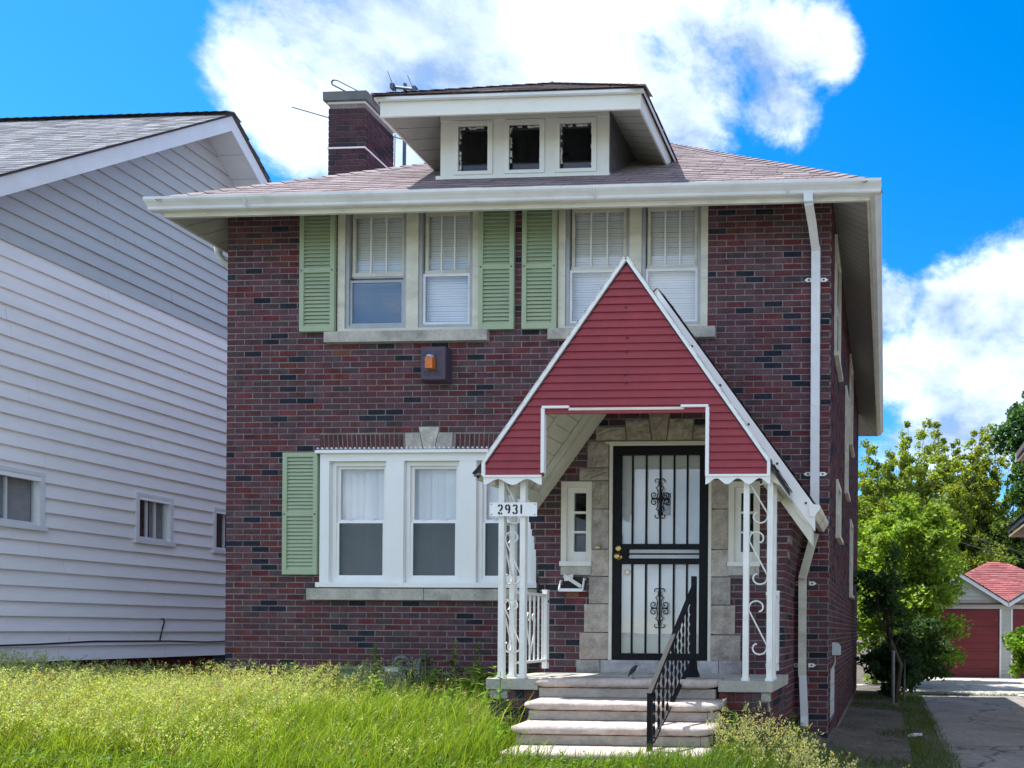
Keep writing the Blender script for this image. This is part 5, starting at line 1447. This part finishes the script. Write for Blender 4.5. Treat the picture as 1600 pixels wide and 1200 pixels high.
for xf, ya_, yb_, zt_ in ((3.5, -2, 7.6, 5.55), (3.0, 4.5, 7.0, 3.45)):
    mb = MB(); z = .45
    while z < zt_:
        mb.mesh([(xf - .024, ya_, z), (xf - .024, yb_, z), (xf - .002, yb_, z + .18), (xf - .002, ya_, z + .18)], [(0, 1, 2, 3)]); mb.mesh([(xf - .024, ya_, z), (xf - .024, yb_, z), (xf, yb_, z), (xf, ya_, z)], [(0, 1, 2, 3)])
        z += .18
    mb.build('siding', 'garage_siding', rn, kind='stuff')
for xf, yw, zw, hh in ((3.5, -.6, 1.5, 1.4), (3.5, 2.2, 1.5, 1.4), (3.5, -.6, 3.8, 1.2), (3.5, 2.2, 3.8, 1.2), (3.0, 5.3, 1.6, 1.2)):
    mb = MB(); mb.box(xf - .05, xf - .026, yw - .08, yw, zw - .08, zw + hh + .08); mb.box(xf - .05, xf - .026, yw + .8, yw + .88, zw - .08, zw + hh + .08); mb.box(xf - .049, xf - .026, yw, yw + .8, zw + hh, zw + hh + .08); mb.box(xf - .07, xf - .026, yw, yw + .8, zw - .08, zw); mb.box(xf - .045, xf - .026, yw, yw + .8, zw + hh / 2 - .025, zw + hh / 2 + .025)
    w = mb.build('window', 'white_paint', rn)
    MB().box(xf - .034, xf - .030, yw, yw + .8, zw, zw + hh).build('pane', 'glass_dark', w)
MB().box(3.46, 3.498, -2.02, 7.62, 0, .45).build('foundation', 'drive_concrete', rn)
mb = MB(); mb.prism([(2.52, 3.60), (3.5, 4.22), (3.5, 4.10), (2.52, 3.50)], 4.2, 7.3, 'y'); br_ = mb.build('bay_roof', 'dark_fascia', rn)
mb = MB(); shingles(mb, (2.50, 4.2, 3.60), (0, 1, 0), (1, 0, .63), 1.18, lambda v: (0, 3.12), RC, .13, .28, .014); mb.build('shingles', 'shingle', br_, kind='stuff')
MB().box(2.54, 3.4, 4.25, 7.25, 3.42, 3.455).build('bay_soffit', 'tan_soffit', rn)
# wires
def wire(label, p, q, sag, r=.012):
    P = [Vector(p).lerp(Vector(q), t / 14) - Vector((0, 0, sag * 4 * (t / 14) * (1 - t / 14))) for t in range(15)]
    tag(MB().tube(P, r, 4).build('overhead_wire', 'cable'), label, 'wire', 'wires over the drive')
wire('upper dark service wire running right above the garage roof', (1.6, 13.5, 4.6), (6.4, 12.0, 3.22), .25)
wire('lower dark service wire running right above the garage roof', (1.75, 13.6, 4.25), (6.4, 12.1, 3.05), .2)
# fence posts at the edge of the shrubs
for lb, x_, y_, h_, r_ in (('tall galvanised fence post at the foot of the dark sapling', .155, 5.9, 1.05, .035), ('thin pale steel stake right of the taller fence post', .40, 6.9, .95, .02)):
    t = thing('fence_post', lb, 'fence post', (x_, y_, 0), 'posts by the shrubs')
    MB().tube([(x_, y_, 0), (x_, y_, h_)], r_, 8).build('pipe', 'galvanised', t); MB().tube([(x_, y_, h_), (x_, y_, h_ + .03), (x_, y_, h_ + .045)], [r_ * 1.2, r_ * 1.1, r_ * .4], 8).build('cap', 'galvanised', t)
tr = MB()
for k in range(5): tr.box(.30 + k * .03, .36 + k * .035, 1.62 + rnd.uniform(0, .08), 1.72 + rnd.uniform(0, .08), float(gz(.33, 1.65)) + .005 * k, float(gz(.33, 1.65)) + .02 + .006 * k)
tag(tr.build('crumpled_paper', 'trash'), 'crumpled pale scrap lying on the bare dirt beside the drive', 'litter')
# ------------------------------------------------------------------ grass and weeds
def blades(P, H, W, lean, col, curve=1.8):
    """P (n,3) feet, H heights, W widths, lean (n,2) sideways reach at the tip"""
    n = len(P); t = np.array([0., .35, .7, 1.]); wd = np.array([1., .85, .55, .06])
    ang = nrg.uniform(0, np.pi, n); side = np.stack([np.cos(ang), np.sin(ang) * .6, np.zeros(n)], 1)
    V = np.zeros((n, 8, 3))
    for i in range(4):
        c = P.copy(); c[:, 2] += H * t[i] * (1 - .18 * t[i] * np.minimum(1, np.hypot(lean[:, 0], lean[:, 1]) / np.maximum(H, .01)))
        c[:, 0] += lean[:, 0] * t[i] ** curve; c[:, 1] += lean[:, 1] * t[i] ** curve
        V[:, 2 * i] = c - side * (W * wd[i] / 2)[:, None]; V[:, 2 * i + 1] = c + side * (W * wd[i] / 2)[:, None]
    F = np.array([[0, 1, 3, 2], [2, 3, 5, 4], [4, 5, 7, 6]])
    faces = (np.arange(n)[:, None, None] * 8 + F[None]).reshape(-1, 4)
    C_ = np.repeat(col[:, None], 8, 1) * np.array([.62, .62, .85, .85, 1, 1, 1.1, 1.1])[None, :, None]  # foot darker, tip lighter: shade among the stems painted into the blades
    return V.reshape(-1, 3), faces, C_.reshape(-1, 3)
def join(parts):
    V, F, C_ = [], [], []; o = 0
    for v, f, c in parts:
        V.append(v); F.append(f + o); C_.append(c); o += len(v)
    return np.concatenate(V), np.concatenate(F), np.concatenate(C_)
def vary(base, n, k=.25, hue=.12):
    c = np.array(base)[None] * nrg.uniform(1 - k, 1 + k, (n, 1)); return c * nrg.uniform(1 - hue, 1 + hue, (n, 3))
def scatter(n, x0, x1, y0, y1, keep=None):
    x = nrg.uniform(x0, x1, n); y = nrg.uniform(y0, y1, n)
    ok = np.ones(n, bool)
    for (a, b, c, d) in [(-3.47, -.93, -2.04, .1), (-2.92, -1.28, -3.0, -1.9), (-7.7, -.62, -.012, 9)]:
        ok &= ~((x > a) & (x < b) & (y > c) & (y < d))
    ok &= x > NX + .02
    if keep is not None: ok &= keep(x, y)
    x, y = x[ok], y[ok]
    return np.stack([x, y, gz(x, y) - .01], 1)
def patch(x, y, s, o=0.): return .5 + .5 * np.sin(x * s + 1.3 * np.sin(y * s * .8 + o) + o) * np.cos(y * s * 1.1 + .7 * np.sin(x * s * .6) + o * 2)
def panicle(top, dirv, L_, n, col, size):
    """a loose seed head: n spikelets on the last L_ of each stalk"""
    m = len(top); t = nrg.uniform(0, 1, (m, n)); a = nrg.uniform(0, 2 * np.pi, (m, n)); rr = (1 - t) * L_[:, None] * .22 + .006
    ctr = top[:, None] - dirv[:, None] * ((1 - t) * L_[:, None])[..., None]
    ctr = ctr + np.stack([np.cos(a) * rr, np.sin(a) * rr, nrg.uniform(-.012, .012, (m, n))], -1)
    ctr = ctr.reshape(-1, 3); k = len(ctr)
    u = np.stack([np.cos(a).ravel() * .6, np.sin(a).ravel() * .6, nrg.uniform(.2, 1, k)], 1); u /= np.linalg.norm(u, axis=1, keepdims=True)
    b = np.cross(u, nrg.normal(size=(k, 3))); b /= np.linalg.norm(b, axis=1, keepdims=True)
    s = size * nrg.uniform(.6, 1.3, k)[:, None]
    V = np.stack([ctr - u * s, ctr + b * s * .36, ctr + u * s, ctr - b * s * .36], 1).reshape(-1, 3)
    F = np.arange(4 * k).reshape(-1, 4)
    return V, F, np.repeat(np.repeat(col, n, 0), 4, 0)
def lawn():
    parts = []
    # leaf blades, in clumps of uneven height
    P = scatter(120000, -10.98, -.85, -3.75, -.02, lambda x, y: nrg.uniform(size=len(x)) < (1 - .75 * sstep(-1.5, -.95, x)) * (.45 + .55 * patch(x, y, 5.1, .3)))
    n = len(P); x, y = P[:, 0], P[:, 1]
    cl = .55 * patch(x, y, 1.7) + .45 * patch(x, y, 4.3, 1.1)
    h = (.15 + .36 * cl) * nrg.uniform(.5, 1.2, n)
    h *= 1 - .5 * sstep(2.75, 3.5, -y)
    h *= 1 - .2 * sstep(-3.9, -3.2, x) * sstep(.9, 1.6, -y)
    h *= 1 - .45 * sstep(-6.0, -5.2, x) * sstep(-1.5, -.9, y)
    wd = patch(x, y, .6, 4.)
    la = nrg.normal(size=(n, 2)) * .26 + np.stack([.10 + .35 * wd, -.05 + 0 * wd], 1); la *= h[:, None]
    gm_ = np.clip(.15 + .9 * patch(x, y, .55, 2.) * (1 - .6 * sstep(-6.2, -4.0, x)), 0, 1)[:, None]
    g = np.array([.155, .285, .020])[None] * (1 - gm_) + np.array([.25, .315, .045])[None] * gm_
    col = g * nrg.uniform(.55, 1.3, (n, 1)) * nrg.uniform(.9, 1.1, (n, 3))
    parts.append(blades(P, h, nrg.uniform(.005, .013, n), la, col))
    # longer arching blades that catch the light
    P = scatter(5000, -10.9, -3.0, -3.5, -.1); n = len(P); x, y = P[:, 0], P[:, 1]
    h = nrg.uniform(.38, .62, n) * (1 - .4 * sstep(2.4, 3.3, -y)); la = (nrg.normal(size=(n, 2)) * .35 + np.array([.35, -.05])) * h[:, None]
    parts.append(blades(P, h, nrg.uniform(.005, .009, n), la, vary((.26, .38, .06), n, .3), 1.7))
    # seeding stalks
    P = scatter(16500, -10.98, -3.2, -3.35, -.03, lambda x, y: nrg.uniform(size=len(x)) < (.05 + 1.1 * np.clip(.15 + .9 * patch(x, y, .55, 2.), 0, 1) ** 1.5) * (1 - .6 * sstep(-5.6, -3.8, x)))
    n = len(P); x, y = P[:, 0], P[:, 1]
    h = (.44 + .22 * patch(x, y, 1.1, .5)) * nrg.uniform(.6, 1.25, n) * (1 - .35 * sstep(2.3, 3.3, -y)) * (1 - .28 * sstep(-5.6, -4.2, x))
    la = (nrg.normal(size=(n, 2)) * .20 + np.array([.26, -.04])) * h[:, None]
    col = vary((.24, .31, .07), n)
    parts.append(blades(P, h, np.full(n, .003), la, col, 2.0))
    tip = P.copy(); tip[:, 2] += h * (1 - .18 * np.minimum(1, np.hypot(la[:, 0], la[:, 1]) / h)); tip[:, :2] += la
    dv = np.concatenate([la * 2.2, h[:, None]], 1); dv /= np.linalg.norm(dv, axis=1, keepdims=True)
    sc = vary((.44, .50, .21), n, .3, .08); br = nrg.uniform(size=n) < .10; sc[br] = vary((.27, .19, .11), int(br.sum()), .25, .08)
    parts.append(panicle(tip, dv, nrg.uniform(.08, .16, n), 16, sc, .0095))
    # low clover and broad leaves near the front edge and by the steps
    P = scatter(9000, -9.5, .3, -3.8, -2.75)
    n = len(P); P[:, 2] += nrg.uniform(.02, .12, n)
    a = nrg.uniform(0, 2 * np.pi, n); u = np.stack([np.cos(a), np.sin(a), nrg.uniform(-.2, .5, n)], 1); b = np.cross(u, np.stack([np.zeros(n), np.zeros(n), np.ones(n)], 1)); s = nrg.uniform(.01, .028, n)[:, None]
    V = np.stack([P, P + u * s + b * s * .5, P + u * s * 2, P + u * s - b * s * .5], 1).reshape(-1, 3)
    parts.append((V, np.arange(4 * n).reshape(-1, 4), np.repeat(vary((.10, .21, .03), n, .35), 4, 0)))
    V, F, C_ = join(parts)
    o = nmesh('lawn_grass', V, F, 'grass', col=C_, kind='stuff')
    o['label'] = 'tall seeding meadow grass covering the front lawn'; o['category'] = 'grass'
lawn()
def verge():
    parts = []
    P = scatter(9000, -1.6, .55, -3.6, -.75, lambda x, y: nrg.uniform(size=len(x)) < np.where(y < -1.5 + .35 * x, 1, .25) * (1 - .55 * sstep(-.3, .4, x)))
    n = len(P); x, y = P[:, 0], P[:, 1]; h = nrg.uniform(.10, .26, n) * (1 - .6 * sstep(-.6, .2, x))
    parts.append(blades(P, h, nrg.uniform(.004, .009, n), nrg.normal(size=(n, 2)) * .35 * h[:, None], vary((.115, .20, .025), n, .3)))
    P = scatter(230, -1.25, -.05, -3.2, -2.35); n = len(P)
    h = nrg.uniform(.26, .52, n) * (1 - .25 * sstep(-.8, -.1, P[:, 0])); la = (nrg.normal(size=(n, 2)) * .22 + np.array([.1, 0])) * h[:, None]
    parts.append(blades(P, h, np.full(n, .003), la, vary((.19, .22, .07), n), 2.0))
    tip = P.copy(); tip[:, 2] += h * (1 - .18 * np.minimum(1, np.hypot(la[:, 0], la[:, 1]) / h)); tip[:, :2] += la
    dv = np.concatenate([la * 2, h[:, None]], 1); dv /= np.linalg.norm(dv, axis=1, keepdims=True)
    parts.append(panicle(tip, dv, nrg.uniform(.12, .2, n), 26, vary((.38, .40, .19), n, .25, .06), .011))
    # strip along the drive and tufts on the dirt
    P = scatter(9000, .30, .82, -3.0, 8.4, lambda x, y: nrg.uniform(size=len(x)) < .25 + .75 * patch(x, y, 1.4)); n = len(P)
    h = nrg.uniform(.04, .14, n)
    parts.append(blades(P, h, nrg.uniform(.005, .010, n), nrg.normal(size=(n, 2)) * .5 * h[:, None], vary((.10, .15, .03), n, .3)))
    P = scatter(6500, -.6, .5, -.9, 7, lambda x, y: patch(x, y, 1.9, 1.) > .62); n = len(P); h = nrg.uniform(.03, .12, n)
    parts.append(blades(P, h, nrg.uniform(.005, .010, n), nrg.normal(size=(n, 2)) * .6 * h[:, None], vary((.085, .12, .03), n, .3)))
    P = scatter(900, .8, 3.0, 8.7, 8.85); n = len(P); h = nrg.uniform(.03, .13, n)
    parts.append(blades(P, h, nrg.uniform(.006, .012, n), nrg.normal(size=(n, 2)) * .5 * h[:, None], vary((.10, .16, .03), n, .3)))
    # dead leaves and grit on the dirt
    P = scatter(1500, -.6, .75, -.9, 8); n = len(P); P[:, 2] += .015; a = nrg.uniform(0, 2 * np.pi, n); s = nrg.uniform(.006, .03, n)[:, None]
    u = np.stack([np.cos(a), np.sin(a), nrg.uniform(-.2, .3, n)], 1); b = np.stack([-np.sin(a), np.cos(a), nrg.uniform(-.2, .3, n)], 1)
    parts.append((np.stack([P - u * s, P + b * s * .5, P + u * s, P - b * s * .5], 1).reshape(-1, 3), np.arange(4 * n).reshape(-1, 4), np.repeat(vary((.16, .14, .12), n, .5), 4, 0)))
    V, F, C_ = join(parts)
    o = nmesh('verge_grass', V, F, 'grass', col=C_, kind='stuff'); o['label'] = 'seeding grass and tufts between the porch pier and the drive'; o['category'] = 'grass'
verge()
def weed(label, x, y, h, nl, ll, base=(.10, .19, .03), lean=(0, 0), name='weed_plant'):
    z0 = float(gz(x, y))
    t = thing(name, label, 'weed', (x, y, z0), 'broad leaved weeds in the grass')
    pts = [(x + lean[0] * s * s, y + lean[1] * s * s, z0 + h * s) for s in (0, .25, .5, .75, 1)]
    MB().tube(pts, [.008, .007, .006, .005, .002], 5).build('stem', M['grass_stem'], t)
    s = nrg.uniform(.12, 1, nl); a = np.arange(nl) * 2.4 + nrg.uniform(-.4, .4, nl)
    P = np.stack([x + lean[0] * s * s, y + lean[1] * s * s, z0 + h * s], 1)
    L_ = ll * nrg.uniform(.7, 1.2, nl) * (1.15 - .75 * s ** 2)
    up_ = nrg.uniform(.3, .9, nl); dirv = np.stack([np.cos(a), np.sin(a), up_], 1); dirv /= np.linalg.norm(dirv, axis=1, keepdims=True)
    sd = np.stack([-np.sin(a), np.cos(a), np.zeros(nl)], 1)
    tt = [0, .3, .65, 1.]; ww = [.12, 1., .75, .05]; V = np.zeros((nl, 8, 3))
    for i in range(4):
        c = P + dirv * (L_ * tt[i])[:, None]; c[:, 2] -= L_ * .45 * tt[i] ** 2
        V[:, 2 * i] = c - sd * (L_ * .155 * ww[i])[:, None]; V[:, 2 * i + 1] = c + sd * (L_ * .155 * ww[i])[:, None]
    F = (np.arange(nl)[:, None, None] * 8 + np.array([[0, 1, 3, 2], [2, 3, 5, 4], [4, 5, 7, 6]])[None]).reshape(-1, 4)
    col = np.repeat(vary(base, nl, .25), 8, 0)
    nmesh('foliage', V.reshape(-1, 3), F, 'leaf', t, col)
mat('grass_stem_', (.14, .20, .05), rough=.7); M['grass_stem'] = M['grass_stem_']
for lb, x_, y_, h_, nl, ll, ln in (
    ('tall leafy weed standing in front of the left porch pier', -3.16, -2.28, .60, 26, .15, (.0, 0)),
    ('low weed at the foot of the left end of the steps', -3.02, -2.55, .30, 14, .16, (.03, 0)),
    ('tallest dark weed against the brick wall left of the porch', -4.05, -.30, .80, 40, .17, (.02, -.02)),
    ('leafy weed just right of the gas meter', -4.98, -.42, .62, 34, .17, (.0, -.03)),
    ('leafy weed touching the left side of the gas meter', -5.66, -.28, .66, 34, .16, (.02, -.03)),
    ('bright bushy weed between the gas meter and the porch', -4.62, -.85, .50, 34, .19, (.03, -.03)),
    ('bright bushy weed nearest the left porch pier', -3.72, -1.25, .50, 36, .20, (-.02, -.04)),
    ('spreading weed halfway along the wall right of the meter', -4.30, -.62, .55, 34, .18, (.02, -.04)),
    ('low bright weed in front of the gas meter', -5.05, -1.15, .42, 26, .19, (.03, -.02)),
    ('drooping weed in front of the basement window', -6.62, -.30, .60, 26, .20, (.08, -.04)),
    ('single broad leaved weed amid the grass near the clapboard house', -8.35, -.9, .50, 18, .15, (.02, 0)),
    ('bright weed sprouting at the foot of the right pier', -1.22, -2.35, .34, 22, .17, (.03, 0)),
    ('weed beside the downspout on the right', -.86, -1.3, .30, 20, .15, (.0, 0)),
    ('wide leafy weed filling the corner between wall and porch', -3.78, -.55, .62, 40, .20, (-.02, -.04)),
    ('bright weed one step left of the tallest dark weed', -4.42, -.30, .68, 36, .18, (-.03, -.03)),
    ('upright weed under the right end of the picture window sill', -4.75, -.25, .70, 36, .17, (.0, -.04)),
    ('bushy weed standing before the tallest dark weed', -4.12, -1.05, .50, 36, .21, (.03, -.03)),
    ('sprawling weed nearest the camera left of the porch pier', -3.85, -1.85, .42, 30, .20, (.05, -.02)),
    ('small broad leaved weed in the middle of the lawn', -6.25, -1.9, .34, 16, .13, (.03, 0))):
    k_ = 1.25 if y_ > -1.3 and -6 < x_ < -3 else 1.05
    weed(lb, x_, y_, h_ * k_, int(nl * 1.6), ll * k_, (.15, .28, .03), ln)

# ------------------------------------------------------------------ trees and shrubs
def leaf_cloud(ctr, rad, counts, size, base, hue=.1, k=.3, flat=.0):
    """clumps of leaf-sized faces; ctr (m,3), rad (m,3)"""
    idx = np.repeat(np.arange(len(ctr)), counts); n = len(idx)
    d = nrg.normal(size=(n, 3)); d /= np.linalg.norm(d, axis=1, keepdims=True); r = nrg.uniform(0, 1, n) ** .5
    P = ctr[idx] + d * r[:, None] * rad[idx]
    u = nrg.normal(size=(n, 3)); u[:, 2] *= .6; u /= np.linalg.norm(u, axis=1, keepdims=True)
    w = np.cross(u, nrg.normal(size=(n, 3))); w /= np.linalg.norm(w, axis=1, keepdims=True)
    s = size * nrg.uniform(.55, 1.25, n)[:, None]
    nv = np.cross(u, w) * s * .25
    V = np.stack([P - u * s, P + w * s * .62 + nv, P + u * s, P - w * s * .62 + nv], 1).reshape(-1, 3)
    tone = nrg.uniform(.8, 1.2, len(ctr))[idx][:, None]
    C_ = np.repeat(vary(base, n, k, hue) * tone, 4, 0)
    return V, np.arange(4 * n).reshape(-1, 4), C_
def tree(name, label, cat, base, trunk, crown, nclump, per, size, colr, group=None, limbs=True, spread=.35, crad=None, seed=0, fill=.55, shape=2.0):
    """trunk: (height, radius); crown: centre and radii of the whole crown"""
    t = thing(name, label, cat, base, group)
    b = Vector(base); (cx, cy, cz), (rx, ry, rz) = crown
    d = nrg.normal(size=(nclump, 3)); d /= np.linalg.norm(d, axis=1, keepdims=True); r = nrg.uniform(fill, 1, nclump)
    C0 = np.array([cx, cy, cz]) + d * r[:, None] * np.array([rx, ry, rz])
    cr = crad or .30 * min(rx, rz)
    rad = np.stack([nrg.uniform(.6, 1.35, nclump) * cr for _ in range(3)], 1); rad[:, 2] *= .75
    mb = MB()
    top = Vector((cx, cy, cz + rz * .5)); h = trunk[0]
    mb.tube([b, b + Vector((.05 * h, 0, h * .35)), b.lerp(Vector((cx, cy, cz)), .7) + Vector((-.04 * h, .02 * h, 0)), Vector((cx, cy, cz)), top], [trunk[1], trunk[1] * .82, trunk[1] * .6, trunk[1] * .4, trunk[1] * .12], 7)
    for i in range(0, nclump, 2 if nclump > 40 else 1):
        c = Vector(C0[i]); s = b.lerp(Vector((cx, cy, cz)), nrg.uniform(.45, .95)); m_ = s.lerp(c, .5) + Vector((nrg.normal() * .08 * rx, nrg.normal() * .08 * ry, -.05 * rz))
        mb.tube([s, m_, c], [trunk[1] * .3, trunk[1] * .18, trunk[1] * .05], 5)
    mb.build('trunk', 'bark', t, True)
    V, F, C_ = leaf_cloud(C0, rad, np.full(nclump, per), size, colr)
    nmesh('crown', V, F, 'leaf', t, C_)
    return t
def broom(name, label, base, H, fan, nst, per, size, colr, group=None, tr=.06, start=.35, twig=.28):
    """tree of many steep thin limbs with loose foliage along them"""
    t = thing(name, label, 'tree', base, group)
    b = Vector(base); mb = MB(); ctr = []; rad = []; cnt = []
    for i in range(nst):
        a = nrg.uniform(0, 2 * np.pi); f = fan * nrg.uniform(.15, 1) ** .7; hh = H * nrg.uniform(.68, 1.02) * (1 - .12 * f / fan)
        bend = nrg.uniform(-.25, .25)
        pts = []
        for s in np.linspace(0, 1, 7):
            pts.append((b.x + math.cos(a) * f * s ** .8 + bend * s * s + nrg.normal() * .04, b.y + math.sin(a) * f * s ** .8 + nrg.normal() * .04, b.z + .12 * H * (i % 3 > 0) + (hh - .12 * H * (i % 3 > 0)) * s))
        rr = [max(.006, tr * (1 - .93 * s) * nrg.uniform(.45, .75)) for s in np.linspace(0, 1, 7)]
        mb.tube(pts, rr, 5)
        for s in np.linspace(start, 1.0, int(10 + 4 * nrg.uniform())):
            k = s * 6; i0 = min(5, int(k)); p = Vector(pts[i0]).lerp(Vector(pts[i0 + 1]), k - i0)
            dx = nrg.normal(size=3) * twig * (1.15 - .75 * s)
            q = p + Vector(dx) + Vector((0, 0, abs(dx[0]) * .5))
            mb.tube([p, q], [.010, .004], 4, caps=False)
            ctr.append(tuple(q)); rad.append(np.array([.24, .24, .22]) * nrg.uniform(.6, 1.3) * (1.2 - .45 * s) * twig / .28); cnt.append(int(per * (1.25 - .85 * s) * nrg.uniform(.5, 1.4)))
    mb.tube([b, b + Vector((0, 0, H * .15))], [tr * 1.5, tr], 7)
    mb.build('trunk', 'bark', t, True)
    V, F, C_ = leaf_cloud(np.array(ctr), np.array(rad), np.array(cnt), size, colr)
    nmesh('crown', V, F, 'leaf', t, C_)
    return t
G1 = 'trees behind the garage'
broom('slender_tree', 'thin upright tree rising right behind the rear corner of the brick house', (-.4, 21.5, 0), 9.8, 1.8, 28, 180, .07, (.22, .31, .05), G1, .08, .3, .34)
broom('slender_tree', 'thin upright tree with the tallest bare twigs above the bright shrub', (1.3, 22.5, 0), 10.2, 1.9, 30, 180, .07, (.23, .31, .05), G1, .09, .28, .34)
broom('slender_tree', 'thin olive tree rising left above the garage roof', (2.9, 24, 0), 10.8, 2.2, 32, 190, .075, (.23, .30, .05), G1, .1, .25, .36)
broom('slender_tree', 'thin sparse tree next to the dark maple', (4.7, 25.5, 0), 10.8, 2.0, 28, 170, .075, (.22, .30, .05), G1, .09, .25, .36)
broom('slender_tree', 'thin tree farthest back between the brick house and the maple', (.6, 29.5, 0), 11.0, 2.4, 30, 150, .085, (.21, .28, .05), G1, .1, .22, .4)
broom('slender_tree', 'thin tree far back behind the garage ridge', (3.9, 31, 0), 11.4, 2.6, 30, 150, .085, (.20, .275, .05), G1, .1, .22, .4)
tree('maple_tree', 'tall dark green maple at the right edge of the picture', 'tree', (7.1, 22.8, 0), (5, .28), ((7.1, 22.8, 9.0), (2.5, 2.2, 3.3)), 80, 230, .11, (.06, .14, .05), None, crad=.62, fill=.45)
tree('shade_tree', 'dark green tree filling the gap behind the garage roof', 'tree', (5.6, 22.5, 0), (3, .2), ((5.5, 22.5, 4.4), (2.8, 1.6, 2.9)), 70, 200, .10, (.14, .21, .045), None, crad=.55, fill=.3)
tree('shade_tree', 'olive green tree behind the bright shrub left of the garage', 'tree', (1.6, 19.6, 0), (3, .16), ((1.5, 19.6, 4.2), (2.6, 1.4, 2.8)), 70, 200, .08, (.21, .27, .04), None, crad=.5, fill=.3)
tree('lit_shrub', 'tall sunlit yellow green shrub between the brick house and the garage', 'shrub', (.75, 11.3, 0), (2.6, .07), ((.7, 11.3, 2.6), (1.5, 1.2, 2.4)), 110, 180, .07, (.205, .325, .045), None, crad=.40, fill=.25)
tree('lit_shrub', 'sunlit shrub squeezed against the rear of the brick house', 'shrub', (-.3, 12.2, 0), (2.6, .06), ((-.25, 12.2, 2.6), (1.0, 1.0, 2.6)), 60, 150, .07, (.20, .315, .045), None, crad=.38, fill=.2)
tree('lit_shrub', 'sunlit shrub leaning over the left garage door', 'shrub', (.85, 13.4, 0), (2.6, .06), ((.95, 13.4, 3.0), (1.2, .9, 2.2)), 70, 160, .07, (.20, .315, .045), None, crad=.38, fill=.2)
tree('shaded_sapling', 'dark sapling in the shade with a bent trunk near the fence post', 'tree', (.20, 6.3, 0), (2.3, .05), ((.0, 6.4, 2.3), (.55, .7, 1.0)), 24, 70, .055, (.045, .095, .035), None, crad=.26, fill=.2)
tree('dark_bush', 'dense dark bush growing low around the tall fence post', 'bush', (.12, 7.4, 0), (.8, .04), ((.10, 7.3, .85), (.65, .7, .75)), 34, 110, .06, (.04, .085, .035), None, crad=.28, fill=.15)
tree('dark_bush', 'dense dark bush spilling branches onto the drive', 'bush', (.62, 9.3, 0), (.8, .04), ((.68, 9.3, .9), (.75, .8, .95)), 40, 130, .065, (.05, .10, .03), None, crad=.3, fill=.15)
tree('round_bush', 'bright leafy bush at the right edge in front of the garage pillar', 'bush', (3.35, 9.6, 0), (.8, .03), ((3.38, 9.6, .95), (.52, .6, .62)), 30, 75, .07, (.15, .28, .03), None, crad=.24, fill=.2)

tree('street_tree', 'leafy street tree opposite, mirrored in the middle pane of the picture window', 'tree', (-3.2, -24, 0), (4, .3), ((-3.2, -24, 6.5), (3.2, 3, 3.2)), 60, 110, .22, (.06, .12, .03), None, crad=.9, fill=.3)
oh = thing('opposite_house', 'pale gabled house opposite, mirrored in the left pane of the picture window', 'house', (2.5, -30, 0))
MB().box(-1.5, 6.5, -38, -30, 0, 4.6).build('wall', 'siding_gable', oh)
MB().prism([(-2.1, 4.4), (2.5, 8.6), (7.1, 4.4)], -38.5, -29.6, 'y').build('roof', 'roof_deck', oh)
for wx in (-.6, 3.6): MB().box(wx, wx + 1.6, -29.98, -29.9, 1.4, 3.2).build('window', 'glass_dark', oh)
